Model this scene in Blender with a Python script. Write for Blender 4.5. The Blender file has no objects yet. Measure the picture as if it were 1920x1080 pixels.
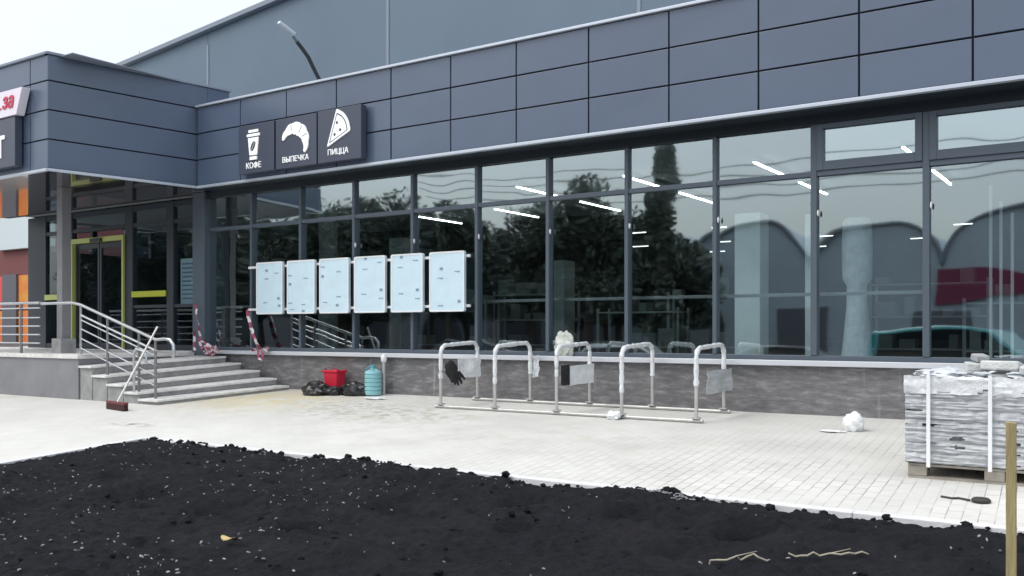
import bpy, bmesh, math, random
from mathutils import Vector, Matrix, noise
R = math.radians
rnd = random.Random(7)
sc = bpy.context.scene
C = sc.collection

# ------------------------------------------------------------------ camera
cam_d = bpy.data.cameras.new('camera'); cam = bpy.data.objects.new('camera', cam_d); C.objects.link(cam)
cam.location = (0, 0, 1.0); cam.rotation_euler = (R(90), 0, R(33.856))
cam_d.sensor_width = 36; cam_d.lens = 32.81; cam_d.shift_y = 0.04167
cam_d.clip_start = 0.1; cam_d.clip_end = 2000
sc.camera = cam
# ------------------------------------------------------------------ overcast sky
SUN_EL, SUN_AZ = 52, 218
w = bpy.data.worlds.new('World'); sc.world = w; w.use_nodes = True
nt = w.node_tree; nt.nodes.clear()
N = nt.nodes.new
out = N('ShaderNodeOutputWorld'); add = N('ShaderNodeAddShader')
bg1 = N('ShaderNodeBackground'); bg2 = N('ShaderNodeBackground')
sky = N('ShaderNodeTexSky'); sky.sky_type = 'NISHITA'; sky.sun_disc = False
sky.sun_elevation = R(SUN_EL); sky.sun_rotation = R(SUN_AZ); sky.dust_density = 4; sky.air_density = 1
bg1.inputs['Strength'].default_value = 0.05
nt.links.new(sky.outputs[0], bg1.inputs[0])
tc = N('ShaderNodeTexCoord'); sep = N('ShaderNodeSeparateXYZ'); mr = N('ShaderNodeMapRange'); ns = N('ShaderNodeTexNoise')
ns.inputs['Scale'].default_value = 2.2; ns.inputs['Detail'].default_value = 5
mp = N('ShaderNodeMapping'); mp.inputs['Scale'].default_value = (1, 1, 2.5)
nt.links.new(tc.outputs['Generated'], sep.inputs[0]); nt.links.new(sep.outputs['Z'], mr.inputs[0])
nt.links.new(tc.outputs['Generated'], mp.inputs[0]); nt.links.new(mp.outputs[0], ns.inputs[0])
mr.inputs[1].default_value = 0.0; mr.inputs[2].default_value = 1.0; mr.inputs[3].default_value = 0.52; mr.inputs[4].default_value = 1.35
mad = N('ShaderNodeMath'); mad.operation = 'MULTIPLY_ADD'; mad.inputs[1].default_value = 0.35; mad.inputs[2].default_value = 0.83
nt.links.new(ns.outputs[0], mad.inputs[0])
mm = N('ShaderNodeMath'); mm.operation = 'MULTIPLY'
nt.links.new(mr.outputs[0], mm.inputs[0]); nt.links.new(mad.outputs[0], mm.inputs[1])
bg2.inputs['Color'].default_value = (0.91, 0.96, 1.0, 1)
nt.links.new(mm.outputs[0], bg2.inputs['Strength'])
nt.links.new(bg1.outputs[0], add.inputs[0]); nt.links.new(bg2.outputs[0], add.inputs[1]); nt.links.new(add.outputs[0], out.inputs[0])
# sun behind thin cloud
sl = bpy.data.lights.new('sun', 'SUN'); sl.energy = 0.9; sl.angle = R(25); sl.color = (1, 0.97, 0.93)
so = bpy.data.objects.new('sun', sl); C.objects.link(so)
az = R(SUN_AZ); so_dir = Vector((math.sin(az) * math.cos(R(SUN_EL)), math.cos(az) * math.cos(R(SUN_EL)), math.sin(R(SUN_EL))))
so.rotation_euler = so_dir.to_track_quat('Z', 'Y').to_euler(); so.location = (0, -5, 30)
sc.view_settings.view_transform = 'Standard'; sc.view_settings.look = 'None'
sc.view_settings.exposure = 0.27; sc.view_settings.gamma = 1; sc.view_settings.use_curve_mapping = False
sc.cycles.max_bounces = 8; sc.cycles.transparent_max_bounces = 16; sc.cycles.caustics_reflective = False; sc.cycles.caustics_refractive = False

# ------------------------------------------------------------------ materials
def mat(name, col, rough=0.6, metal=0.0, var=0.0, vscale=3.0, bump=0.0, bscale=40.0, spec=0.5, emit=None, estr=0.0, coat=0.0, stretch=(1, 1, 1), col2=None):
    m = bpy.data.materials.new(name); m.use_nodes = True
    t = m.node_tree; b = t.nodes['Principled BSDF']
    b.inputs['Base Color'].default_value = (*col, 1); b.inputs['Roughness'].default_value = rough
    b.inputs['Metallic'].default_value = metal; b.inputs['Specular IOR Level'].default_value = spec
    b.inputs['Coat Weight'].default_value = coat
    if emit: b.inputs['Emission Color'].default_value = (*emit, 1); b.inputs['Emission Strength'].default_value = estr
    if var or bump or col2:
        co = t.nodes.new('ShaderNodeTexCoord'); mpn = t.nodes.new('ShaderNodeMapping'); mpn.inputs['Scale'].default_value = stretch
        t.links.new(co.outputs['Object'], mpn.inputs[0])
    if var or col2:
        n = t.nodes.new('ShaderNodeTexNoise'); n.inputs['Scale'].default_value = vscale; n.inputs['Detail'].default_value = 6; n.inputs['Roughness'].default_value = .65
        t.links.new(mpn.outputs[0], n.inputs[0])
        r = t.nodes.new('ShaderNodeMapRange'); r.inputs[1].default_value = .3; r.inputs[2].default_value = .7
        t.links.new(n.outputs[0], r.inputs[0])
        mx = t.nodes.new('ShaderNodeMix'); mx.data_type = 'RGBA'
        c2 = col2 or tuple(min(1, c * (1 + var)) for c in col); c1 = col if col2 else tuple(c * (1 - var) for c in col)
        mx.inputs[6].default_value = (*c1, 1); mx.inputs[7].default_value = (*c2, 1)
        t.links.new(r.outputs[0], mx.inputs[0]); t.links.new(mx.outputs[2], b.inputs['Base Color'])
    if bump:
        n2 = t.nodes.new('ShaderNodeTexNoise'); n2.inputs['Scale'].default_value = bscale; n2.inputs['Detail'].default_value = 4
        t.links.new(mpn.outputs[0], n2.inputs[0])
        bp = t.nodes.new('ShaderNodeBump'); bp.inputs['Strength'].default_value = bump; bp.inputs['Distance'].default_value = .02
        t.links.new(n2.outputs[0], bp.inputs['Height']); t.links.new(bp.outputs[0], b.inputs['Normal'])
    return m

def glass_mat(name, tint, ior, wav=0.02):
    m = bpy.data.materials.new(name); m.use_nodes = True; t = m.node_tree; t.nodes.clear(); n = t.nodes.new
    o = n('ShaderNodeOutputMaterial'); mx = n('ShaderNodeMixShader'); tr = n('ShaderNodeBsdfTransparent'); gl = n('ShaderNodeBsdfGlossy')
    tr.inputs[0].default_value = (*tint, 1); gl.inputs['Roughness'].default_value = 0.024; gl.inputs[0].default_value = (.84, .97, 1, 1)
    fr = n('ShaderNodeFresnel'); fr.inputs[0].default_value = ior; ge = n('ShaderNodeNewGeometry')
    inv = n('ShaderNodeMath'); inv.operation = 'SUBTRACT'; inv.inputs[0].default_value = 1
    mu = n('ShaderNodeMath'); mu.operation = 'MULTIPLY'
    t.links.new(ge.outputs['Backfacing'], inv.inputs[1]); t.links.new(inv.outputs[0], mu.inputs[0]); t.links.new(fr.outputs[0], mu.inputs[1])
    t.links.new(mu.outputs[0], mx.inputs[0]); t.links.new(tr.outputs[0], mx.inputs[1]); t.links.new(gl.outputs[0], mx.inputs[2])
    co = n('ShaderNodeTexCoord'); no = n('ShaderNodeTexNoise'); no.inputs['Scale'].default_value = 1.1; no.inputs['Detail'].default_value = 1
    bp = n('ShaderNodeBump'); bp.inputs['Strength'].default_value = wav; bp.inputs['Distance'].default_value = .3
    t.links.new(co.outputs['Object'], no.inputs[0]); t.links.new(no.outputs[0], bp.inputs['Height']); t.links.new(bp.outputs[0], gl.inputs['Normal'])
    t.links.new(mx.outputs[0], o.inputs[0])
    return m

M = {}
M['panel'] = mat('anthracite_panel', (.096, .128, .192), .27, 0, .07, .5, .12, 1.3, spec=.6)
M['panel_gap'] = mat('panel_gap', (.012, .014, .022), .8)
M['sandwich'] = mat('sandwich_panel', (.125, .18, .24), .45, 0, .06, .5)
M['trim'] = mat('light_metal_trim', (.55, .6, .68), .35, .3)
M['roof_trim'] = mat('roof_trim', (.24, .28, .34), .5)
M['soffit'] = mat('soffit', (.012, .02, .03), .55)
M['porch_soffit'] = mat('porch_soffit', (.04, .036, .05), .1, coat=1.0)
M['frame'] = mat('graphite_frame', (.09, .115, .145), .4, .1)
M['frame_dark'] = mat('dark_frame', (.04, .05, .065), .4, .1)
M['sill'] = mat('painted_sill', (.62, .64, .68), .4, .2, .05, 2)
M['dark_wall'] = mat('dark_wall', (.03, .034, .045), .7, 0, .2, 2)
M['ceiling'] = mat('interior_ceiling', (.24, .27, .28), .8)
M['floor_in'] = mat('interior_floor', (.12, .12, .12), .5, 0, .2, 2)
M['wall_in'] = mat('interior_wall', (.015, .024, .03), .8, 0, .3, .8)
M['white_board'] = mat('white_board', (.8, .83, .8), .6, 0, .08, 3)
M['grey_board'] = mat('grey_board', (.3, .33, .32), .6, 0, .2, 3)
M['film'] = mat('packing_film', (.74, .76, .78), .25, 0, .15, 9, .8, 22)
M['light'] = mat('strip_light', (.9, .9, .9), .5, emit=(1, .98, .95), estr=10.0)
M['lime'] = mat('lime_paint', (.6, .66, .03), .4)
M['lime_pale'] = mat('pale_lime_paint', (.62, .68, .22), .4)
M['steel'] = mat('stainless_steel', (.55, .56, .58), .3, .85, .1, 5)
M['steel_dull'] = mat('dull_steel', (.25, .25, .26), .45, .6)
M['galv'] = mat('galvanised_steel', (.52, .52, .5), .45, .5, .12, 12)
M['white'] = mat('white_plastic', (.8, .81, .82), .45)
M['black_plastic'] = mat('black_plastic', (.012, .012, .014), .28, 0, .2, 8, .5, 14)
M['black_cloth'] = mat('black_cloth', (.02, .02, .022), .8, 0, .3, 10)
M['red'] = mat('red_plastic', (.62, .02, .05), .4)
M['dark_red'] = mat('dark_red_bristle', (.05, .01, .012), .8, bump=1, bscale=90)
M['red_board'] = mat('red_brush_block', (.14, .02, .025), .5)
M['teal'] = mat('teal_plastic', (.27, .53, .57), .25, 0, .08, 6)
M['teal_dark'] = mat('teal_cap', (.1, .36, .42), .35)
M['tape_red'] = mat('tape_red', (.36, .07, .13), .45)
M['tape_white'] = mat('tape_white', (.75, .68, .7), .45)
M['wood'] = mat('raw_timber', (.44, .36, .18), .7, 0, .3, 5, .5, 30, stretch=(8, 8, .6))
M['pallet_wood'] = mat('pallet_wood', (.3, .275, .235), .8, 0, .25, 5, .3, 40)
M['stone'] = mat('cut_stone', (.33, .34, .355), .85, 0, .16, 7, .6, 40)
M['stone_pale'] = mat('pale_stone', (.55, .56, .55), .85, 0, .2, 7, .6, 40)
M['stone_film'] = mat('film_over_stone', (.33, .34, .355), .35, 0, 0, 2.6, .6, 9, stretch=(1, 1, 5.5), col2=(.56, .58, .60))
M['strap'] = mat('white_strap', (.85, .87, .9), .4)
M['twig'] = mat('dry_twig', (.36, .32, .25), .8)
M['bit'] = mat('pale_bits', (.3, .31, .31), .8, 0, .5, 9)
M['bit_dull'] = mat('dull_bits', (.11, .11, .115), .8, 0, .4, 9)
M['leaf_dry'] = mat('dry_leaf', (.5, .37, .17), .7)
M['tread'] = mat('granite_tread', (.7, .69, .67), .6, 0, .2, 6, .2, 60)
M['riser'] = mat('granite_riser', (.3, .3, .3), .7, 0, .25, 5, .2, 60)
M['clad'] = mat('grey_cladding', (.22, .22, .235), .55, 0, .15, 1.6, .1, 40)
M['screen'] = mat('pale_blue_film', (.60, .76, .85), .25, 0, .05, 3, .35, 7)
M['mark'] = mat('printed_mark', (.24, .32, .42), .5)
M['sign_board'] = mat('sign_board', (.06, .072, .105), .35)
M['icon'] = mat('white_icon', (.88, .9, .92), .4, emit=(1, 1, 1), estr=.18)
M['icon_dark'] = mat('icon_detail', (.05, .06, .08), .5)
M['sign_red'] = mat('sign_red', (.55, .03, .08), .4)
M['sign_white'] = mat('sign_white', (.82, .76, .84), .35)
M['brick_red'] = mat('red_brown_facade', (.2, .065, .065), .7, 0, .1, .6)
M['orange'] = mat('orange_poster', (.75, .14, .03), .5, 0, .5, 1.6, col2=(.75, .36, .06))
M['pink'] = mat('pink_poster', (.7, .05, .1), .5, 0, 0, 1.6, col2=(.8, .12, .04))
M['sign_pale'] = mat('pale_sign_face', (.62, .7, .72), .4)
M['grey_pillar'] = mat('grey_pillar', (.13, .13, .15), .6)
M['crimson'] = mat('crimson_band', (.2, .025, .07), .6)
M['hangar_edge'] = mat('hangar_edge', (.2, .22, .25), .6)
M['hangar'] = mat('hangar_sheet', (.42, .47, .52), .6, 0, .1, .3)
M['bark'] = mat('bark', (.09, .07, .055), .9, 0, .3, 8, .6, 20)
M['leaf'] = mat('tree_leaf', (.075, .10, .075), .6, 0, .4, 1.1)
M['car_teal'] = mat('teal_car_paint', (.04, .28, .3), .25, coat=.6)
M['car_dark'] = mat('dark_car_paint', (.03, .035, .05), .25, coat=.6)
M['car_silver'] = mat('silver_car_paint', (.4, .42, .45), .3, .4, coat=.6)
M['car_glass'] = mat('car_window', (.01, .012, .015), .08)
M['tyre'] = mat('tyre_rubber', (.015, .015, .015), .8)
M['rubber'] = mat('dark_rubber', (.03, .03, .025), .6)
M['asphalt'] = mat('asphalt_ground', (.09, .09, .09), .9, 0, .2, .4, .3, 30)
M['kerb'] = mat('concrete_kerb', (.66, .66, .67), .8, 0, .12, 4, .3, 50)
M['goods'] = mat('boxed_goods', (.1, .15, .15), .6, 0, .6, 4, col2=(.22, .2, .18))
M['glass'] = glass_mat('window_glass', (.90, .97, .98), 4.1, .016)
M['hopper_glass'] = glass_mat('hopper_glass', (.7, .8, .85), 5.6, .014)
M['door_glass'] = glass_mat('door_glass', (.8, .88, .92), 2.0, .008)
M['glass_side'] = glass_mat('clear_side_glass', (.75, .8, .82), 1.6, .01)

def paving_mat():
    m = bpy.data.materials.new('concrete_pavers'); m.use_nodes = True; t = m.node_tree; b = t.nodes['Principled BSDF']; n = t.nodes.new; L = t.links.new
    co = n('ShaderNodeTexCoord'); mp_ = n('ShaderNodeMapping'); mp_.inputs['Rotation'].default_value = (0, 0, R(86)); L(co.outputs['Object'], mp_.inputs[0])
    br = n('ShaderNodeTexBrick'); br.inputs['Scale'].default_value = 1; br.inputs['Brick Width'].default_value = .2; br.inputs['Row Height'].default_value = .1
    br.inputs['Mortar Size'].default_value = .005; br.inputs['Mortar Smooth'].default_value = .5; br.inputs['Bias'].default_value = 0
    br.inputs['Color1'].default_value = (.65, .635, .595, 1); br.inputs['Color2'].default_value = (.585, .575, .54, 1); br.inputs['Mortar'].default_value = (.26, .25, .23, 1)
    L(mp_.outputs[0], br.inputs[0])
    big = n('ShaderNodeTexNoise'); big.inputs['Scale'].default_value = 1.3; big.inputs['Detail'].default_value = 8; big.inputs['Roughness'].default_value = .7; L(co.outputs['Object'], big.inputs[0])
    # overexposure put into the colour: joints bleach out in irregular areas and farther away
    rg = n('ShaderNodeMapRange'); rg.inputs[1].default_value = .44; rg.inputs[2].default_value = .56; L(big.outputs[0], rg.inputs[0])
    mul = n('ShaderNodeMath'); mul.operation = 'MULTIPLY'; mul.inputs[1].default_value = .8; L(rg.outputs[0], mul.inputs[0])
    mb_ = n('ShaderNodeMapping'); mb_.inputs['Location'].default_value = (1.3 / 3.2, -7.2 / 2.0, 0); mb_.inputs['Scale'].default_value = (1 / 3.2, 1 / 2.0, 0); L(co.outputs['Object'], mb_.inputs[0])
    l2 = n('ShaderNodeVectorMath'); l2.operation = 'LENGTH'; L(mb_.outputs[0], l2.inputs[0])
    r5 = n('ShaderNodeMapRange'); r5.inputs[1].default_value = .55; r5.inputs[2].default_value = 1.5; r5.inputs[3].default_value = 0; r5.inputs[4].default_value = .82; L(l2.outputs['Value'], r5.inputs[0])
    mxm = n('ShaderNodeMath'); mxm.operation = 'MAXIMUM'; L(mul.outputs[0], mxm.inputs[0]); L(r5.outputs[0], mxm.inputs[1]); mul = mxm
    mx = n('ShaderNodeMix'); mx.data_type = 'RGBA'; L(mul.outputs[0], mx.inputs[0]); L(br.outputs[0], mx.inputs[6]); mx.inputs[7].default_value = (.615, .605, .57, 1)
    cur = mx.outputs[2]
    # patches of spilled sand and dirty footprints: (x, y, rx, ry, colour, noise scale, threshold, strength)
    for (x, y, rx, ry, col, s, th, st) in ((-11.3, 10.0, 1.9, 1.7, (.60, .53, .34), 3, .36, .85), (-8.5, 9.4, 2.0, 1.0, (.36, .33, .26), 7, .48, .85),
                                          (-10.9, 7.35, .5, .16, (.2, .19, .17), 5, .42, .9), (-9.5, 9.9, 1.5, .8, (.33, .31, .26), 9, .52, .8), (-6, 8.6, 5, 1.8, (.5, .48, .42), 2.5, .5, .5), (-11.2, 8.8, 1.2, .9, (.5, .47, .36), 5, .5, .6)):
        ma = n('ShaderNodeMapping'); ma.vector_type = 'POINT'; ma.inputs['Location'].default_value = (-x / rx, -y / ry, 0); ma.inputs['Scale'].default_value = (1 / rx, 1 / ry, 0)
        L(co.outputs['Object'], ma.inputs[0])
        ln = n('ShaderNodeVectorMath'); ln.operation = 'LENGTH'; L(ma.outputs[0], ln.inputs[0])
        r1 = n('ShaderNodeMapRange'); r1.inputs[1].default_value = 1; r1.inputs[2].default_value = .2; L(ln.outputs['Value'], r1.inputs[0])
        nn = n('ShaderNodeTexNoise'); nn.inputs['Scale'].default_value = s; nn.inputs['Detail'].default_value = 6; L(co.outputs['Object'], nn.inputs[0])
        r2 = n('ShaderNodeMapRange'); r2.inputs[1].default_value = th; r2.inputs[2].default_value = th + .12; L(nn.outputs[0], r2.inputs[0])
        q = n('ShaderNodeMath'); q.operation = 'MULTIPLY'; L(r1.outputs[0], q.inputs[0]); L(r2.outputs[0], q.inputs[1])
        q2 = n('ShaderNodeMath'); q2.operation = 'MULTIPLY'; q2.inputs[1].default_value = st; L(q.outputs[0], q2.inputs[0])
        mxx = n('ShaderNodeMix'); mxx.data_type = 'RGBA'; L(q2.outputs[0], mxx.inputs[0]); L(cur, mxx.inputs[6]); mxx.inputs[7].default_value = (*col, 1); cur = mxx.outputs[2]
    tn = n('ShaderNodeTexNoise'); tn.inputs['Scale'].default_value = .9; tn.inputs['Detail'].default_value = 9; tn.inputs['Roughness'].default_value = .75; L(co.outputs['Object'], tn.inputs[0])
    tr_ = n('ShaderNodeMapRange'); tr_.inputs[1].default_value = .3; tr_.inputs[2].default_value = .7; tr_.inputs[3].default_value = .84; tr_.inputs[4].default_value = 1.06; L(tn.outputs[0], tr_.inputs[0])
    tv = n('ShaderNodeVectorMath'); tv.operation = 'SCALE'; L(cur, tv.inputs[0]); L(tr_.outputs[0], tv.inputs['Scale']); cur = tv.outputs[0]
    L(cur, b.inputs['Base Color']); b.inputs['Roughness'].default_value = .85
    bp = n('ShaderNodeBump'); bp.inputs['Strength'].default_value = .35; bp.inputs['Distance'].default_value = .006; bp.invert = True
    L(br.outputs['Fac'], bp.inputs['Height']); L(bp.outputs[0], b.inputs['Normal'])
    return m
M['paving'] = paving_mat()

def plinth_mat():
    m = bpy.data.materials.new('slate_plinth'); m.use_nodes = True; t = m.node_tree; b = t.nodes['Principled BSDF']; n = t.nodes.new; L = t.links.new
    co = n('ShaderNodeTexCoord'); mp_ = n('ShaderNodeMapping'); mp_.inputs['Scale'].default_value = (1.2, 1, 5.0); L(co.outputs['Object'], mp_.inputs[0])
    a = n('ShaderNodeTexNoise'); a.inputs['Scale'].default_value = 3.5; a.inputs['Detail'].default_value = 8; a.inputs['Roughness'].default_value = .7; L(mp_.outputs[0], a.inputs[0])
    cr = n('ShaderNodeValToRGB'); e = cr.color_ramp.elements; e[0].position = .32; e[0].color = (.105, .103, .107, 1); e[1].position = .7; e[1].color = (.30, .295, .30, 1)
    el = e.new(.52); el.color = (.165, .162, .167, 1)
    L(a.outputs[0], cr.inputs[0])
    # dried white drips that run down from the ledge
    mp2 = n('ShaderNodeMapping'); mp2.inputs['Scale'].default_value = (5, 1, .35); L(co.outputs['Object'], mp2.inputs[0])
    d = n('ShaderNodeTexNoise'); d.inputs['Scale'].default_value = 2; d.inputs['Detail'].default_value = 3; L(mp2.outputs[0], d.inputs[0])
    r = n('ShaderNodeMapRange'); r.inputs[1].default_value = .62; r.inputs[2].default_value = .74; L(d.outputs[0], r.inputs[0])
    q = n('ShaderNodeMath'); q.operation = 'MULTIPLY'; q.inputs[1].default_value = .4; L(r.outputs[0], q.inputs[0])
    mx = n('ShaderNodeMix'); mx.data_type = 'RGBA'; L(q.outputs[0], mx.inputs[0]); L(cr.outputs[0], mx.inputs[6]); mx.inputs[7].default_value = (.45, .45, .45, 1)
    L(mx.outputs[2], b.inputs['Base Color']); b.inputs['Roughness'].default_value = .6
    bp = n('ShaderNodeBump'); bp.inputs['Strength'].default_value = .35; bp.inputs['Distance'].default_value = .02; L(a.outputs[0], bp.inputs['Height']); L(bp.outputs[0], b.inputs['Normal'])
    return m
M['plinth'] = plinth_mat()

def soil_mat():
    m = bpy.data.materials.new('black_soil'); m.use_nodes = True; t = m.node_tree; b = t.nodes['Principled BSDF']; n = t.nodes.new; L = t.links.new
    co = n('ShaderNodeTexCoord')
    a = n('ShaderNodeTexNoise'); a.inputs['Scale'].default_value = 14; a.inputs['Detail'].default_value = 8; a.inputs['Roughness'].default_value = .75; L(co.outputs['Object'], a.inputs[0])
    cr = n('ShaderNodeValToRGB'); e = cr.color_ramp.elements; e[0].position = .3; e[0].color = (.009, .0095, .012, 1); e[1].position = .72; e[1].color = (.028, .0285, .035, 1)
    L(a.outputs[0], cr.inputs[0])
    dn = n('ShaderNodeTexNoise'); dn.inputs['Scale'].default_value = 1.6; dn.inputs['Detail'].default_value = 5; L(co.outputs['Object'], dn.inputs[0])
    dr = n('ShaderNodeMapRange'); dr.inputs[1].default_value = .48; dr.inputs[2].default_value = .66; dr.inputs[4].default_value = .55; L(dn.outputs[0], dr.inputs[0])
    dm = n('ShaderNodeMix'); dm.data_type = 'RGBA'; L(dr.outputs[0], dm.inputs[0]); L(cr.outputs[0], dm.inputs[6]); dm.inputs[7].default_value = (.031, .030, .034, 1)
    L(dm.outputs[2], b.inputs['Base Color']); b.inputs['Roughness'].default_value = .95; b.inputs['Specular IOR Level'].default_value = .15
    v = n('ShaderNodeTexNoise'); v.inputs['Scale'].default_value = 55; v.inputs['Detail'].default_value = 6; v.inputs['Roughness'].default_value = .7; L(co.outputs['Object'], v.inputs[0])
    bp = n('ShaderNodeBump'); bp.inputs['Strength'].default_value = .9; bp.inputs['Distance'].default_value = .05; L(v.outputs[0], bp.inputs['Height']); L(bp.outputs[0], b.inputs['Normal'])
    return m
M['soil'] = soil_mat()

# ------------------------------------------------------------------ mesh helpers
class MB:
    def __init__(s): s.v = []; s.f = []; s.mi = []
    def face_set(s, vs, fs, mi=0):
        o = len(s.v); s.v += [tuple(p) for p in vs]; s.f += [tuple(i + o for i in f) for f in fs]; s.mi += [mi] * len(fs); return s
    def hexa(s, b, t, mi=0):      # four bottom points and four top points, both counter-clockwise from above
        return s.face_set(list(b) + list(t), [(3, 2, 1, 0), (4, 5, 6, 7), (0, 1, 5, 4), (1, 2, 6, 5), (2, 3, 7, 6), (3, 0, 4, 7)], mi)
    def box(s, x0, x1, y0, y1, z0, z1, mi=0):
        return s.hexa([(x0, y0, z0), (x1, y0, z0), (x1, y1, z0), (x0, y1, z0)], [(x0, y0, z1), (x1, y0, z1), (x1, y1, z1), (x0, y1, z1)], mi)
    def rbox(s, c, size, rot=0, tilt=0, mi=0):
        m_ = Matrix.Translation(c) @ Matrix.Rotation(rot, 4, 'Z') @ Matrix.Rotation(tilt, 4, 'X')
        x, y, z = (k / 2 for k in size)
        b = [m_ @ Vector(p) for p in ((-x, -y, -z), (x, -y, -z), (x, y, -z), (-x, y, -z))]; t = [m_ @ Vector(p) for p in ((-x, -y, z), (x, -y, z), (x, y, z), (-x, y, z))]
        return s.hexa(b, t, mi)
    def slab(s, p0, p1, z0, z1, t0, t1, mi=0):   # wall slab along p0->p1; its outward side is to the right of p0->p1; spans t0..t1 outward
        d = Vector((p1[0] - p0[0], p1[1] - p0[1])).normalized(); nrm = Vector((d.y, -d.x))
        q = [Vector(p0) + nrm * t1, Vector(p1) + nrm * t1, Vector(p1) + nrm * t0, Vector(p0) + nrm * t0]
        return s.hexa([(*a, z0) for a in q], [(*a, z1) for a in q], mi)
    def tube(s, path, r, n=10, mi=0, closed=False):
        path = [Vector(p) for p in path]; rs = r if isinstance(r, (list, tuple)) else [r] * len(path)
        up = None; rings = []
        for i, p in enumerate(path):
            if i == 0: d = path[1] - p
            elif i == len(path) - 1: d = p - path[i - 1]
            else: d = (path[i + 1] - p).normalized() + (p - path[i - 1]).normalized()
            d.normalize()
            if up is None: up = Vector((0, 0, 1)) if abs(d.z) < .9 else Vector((1, 0, 0))
            a = d.cross(up).normalized(); b = a.cross(d).normalized(); up = b
            rings.append([p + (a * math.cos(k * 2 * math.pi / n) + b * math.sin(k * 2 * math.pi / n)) * rs[i] for k in range(n)])
        vs = [q for rg in rings for q in rg]; fs = []
        for i in range(len(rings) - 1):
            for k in range(n):
                fs.append((i * n + k, i * n + (k + 1) % n, (i + 1) * n + (k + 1) % n, (i + 1) * n + k))
        fs.append(tuple(reversed(range(n)))); fs.append(tuple((len(rings) - 1) * n + k for k in range(n)))
        fs = [tuple(reversed(f)) for f in fs]
        return s.face_set(vs, fs, mi)
    def lathe(s, c, prof, n=24, mi=0):
        vs = []; fs = []
        for (r, z) in prof:
            for k in range(n): vs.append((c[0] + r * math.cos(2 * math.pi * k / n), c[1] + r * math.sin(2 * math.pi * k / n), c[2] + z))
        for i in range(len(prof) - 1):
            for k in range(n): fs.append((i * n + k, i * n + (k + 1) % n, (i + 1) * n + (k + 1) % n, (i + 1) * n + k))
        fs.append(tuple(reversed(range(n)))); fs.append(tuple((len(prof) - 1) * n + k for k in range(n)))
        return s.face_set(vs, fs, mi)
    def plate(s, pts, y0, y1, mi=0):   # outline in the XZ plane, from y0 (front) to y1 (back); pts counter-clockwise seen from -Y
        n = len(pts)
        vs = [(x, y0, z) for x, z in pts] + [(x, y1, z) for x, z in pts]
        fs = [tuple(range(n)), tuple(reversed(range(n, 2 * n)))] + [((i + 1) % n, i, n + i, n + (i + 1) % n) for i in range(n)]
        return s.face_set(vs, fs, mi)
    def lump(s, c, rad, amp, seed, sub=3, flat=None, freq=2.0, mi=0):
        bm = bmesh.new(); bmesh.ops.create_icosphere(bm, subdivisions=sub, radius=1)
        for v in bm.verts:
            q = v.co.copy(); k = 1 + amp * (noise.noise(q * freq + Vector((seed * 7.3, seed, seed * 2.1))) + .5 * noise.noise(q * freq * 2.7 + Vector((seed, 0, seed))))
            v.co = Vector((q.x * rad[0] * k, q.y * rad[1] * k, q.z * rad[2] * k))
            if flat is not None: v.co.z = max(v.co.z, flat)
        bm.verts.index_update()
        s.face_set([Vector(c) + v.co for v in bm.verts], [tuple(v.index for v in f.verts) for f in bm.faces], mi); bm.free(); return s
    def build(s, name, material, parent=None, bevel=0, smooth=False, loc=None):
        me = bpy.data.meshes.new(name)
        off = Vector(loc) if loc is not None else Vector((0, 0, 0))
        base = Vector((0, 0, 0)); p = parent
        while p is not None: base += p.location; p = p.parent
        base += off
        me.from_pydata([tuple(Vector(v) - base) for v in s.v], [], s.f)
        mats = material if isinstance(material, (list, tuple)) else [material]
        for q in mats: me.materials.append(q)
        me.polygons.foreach_set('material_index', s.mi)
        if smooth:
            me.polygons.foreach_set('use_smooth', [True] * len(me.polygons)); me.set_sharp_from_angle(angle=R(38))
        o = bpy.data.objects.new(name, me); C.objects.link(o)
        o.location = off
        if parent is not None: o.parent = parent
        if bevel:
            b = o.modifiers.new('bevel', 'BEVEL'); b.width = bevel; b.segments = 2; b.limit_method = 'ANGLE'
        return o

def tag(o, label, cat, group=None, kind=None):
    o['label'] = label; o['category'] = cat
    if group: o['group'] = group
    if kind: o['kind'] = kind
    return o
def thing(name, loc, label, cat, group=None):
    o = bpy.data.objects.new(name, None); C.objects.link(o); o.location = loc; o.empty_display_size = .1
    return tag(o, label, cat, group)
def struct(o): o['kind'] = 'structure'; return o
def copy_tree(o, parent=None):
    c = o.copy(); C.objects.link(c)
    if parent is not None: c.parent = parent
    for ch in [k for k in bpy.data.objects if k.parent == o]: copy_tree(ch, c)
    return c
def text_mesh(name, body, size, loc, material, parent=None, shear=0, depth=.006, xscale=1.0, align='CENTER', bold=0.0):
    cu = bpy.data.curves.new(name, 'FONT'); cu.body = body; cu.size = size; cu.extrude = depth; cu.align_x = align; cu.shear = shear; cu.offset = bold
    t = bpy.data.objects.new(name + '_tmp', cu); C.objects.link(t)
    dg = bpy.context.evaluated_depsgraph_get(); dg.update()
    me = bpy.data.meshes.new_from_object(t.evaluated_get(dg)); me.name = name
    bpy.data.objects.remove(t); bpy.data.curves.remove(cu)
    base = Vector((0, 0, 0)); p = parent
    while p is not None: base += p.location; p = p.parent
    me.transform(Matrix.Translation(Vector(loc) - base) @ Matrix.Rotation(R(90), 4, 'X') @ Matrix.Scale(xscale, 4, (1, 0, 0)))
    me.materials.clear(); me.materials.append(material)
    o = bpy.data.objects.new(name, me); C.objects.link(o)
    if parent is not None: o.parent = parent
    return o

SL = .058; YB = 11.25
def gz(y): return -SL * (YB - max(-4.0, min(24.0, y)))

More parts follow.
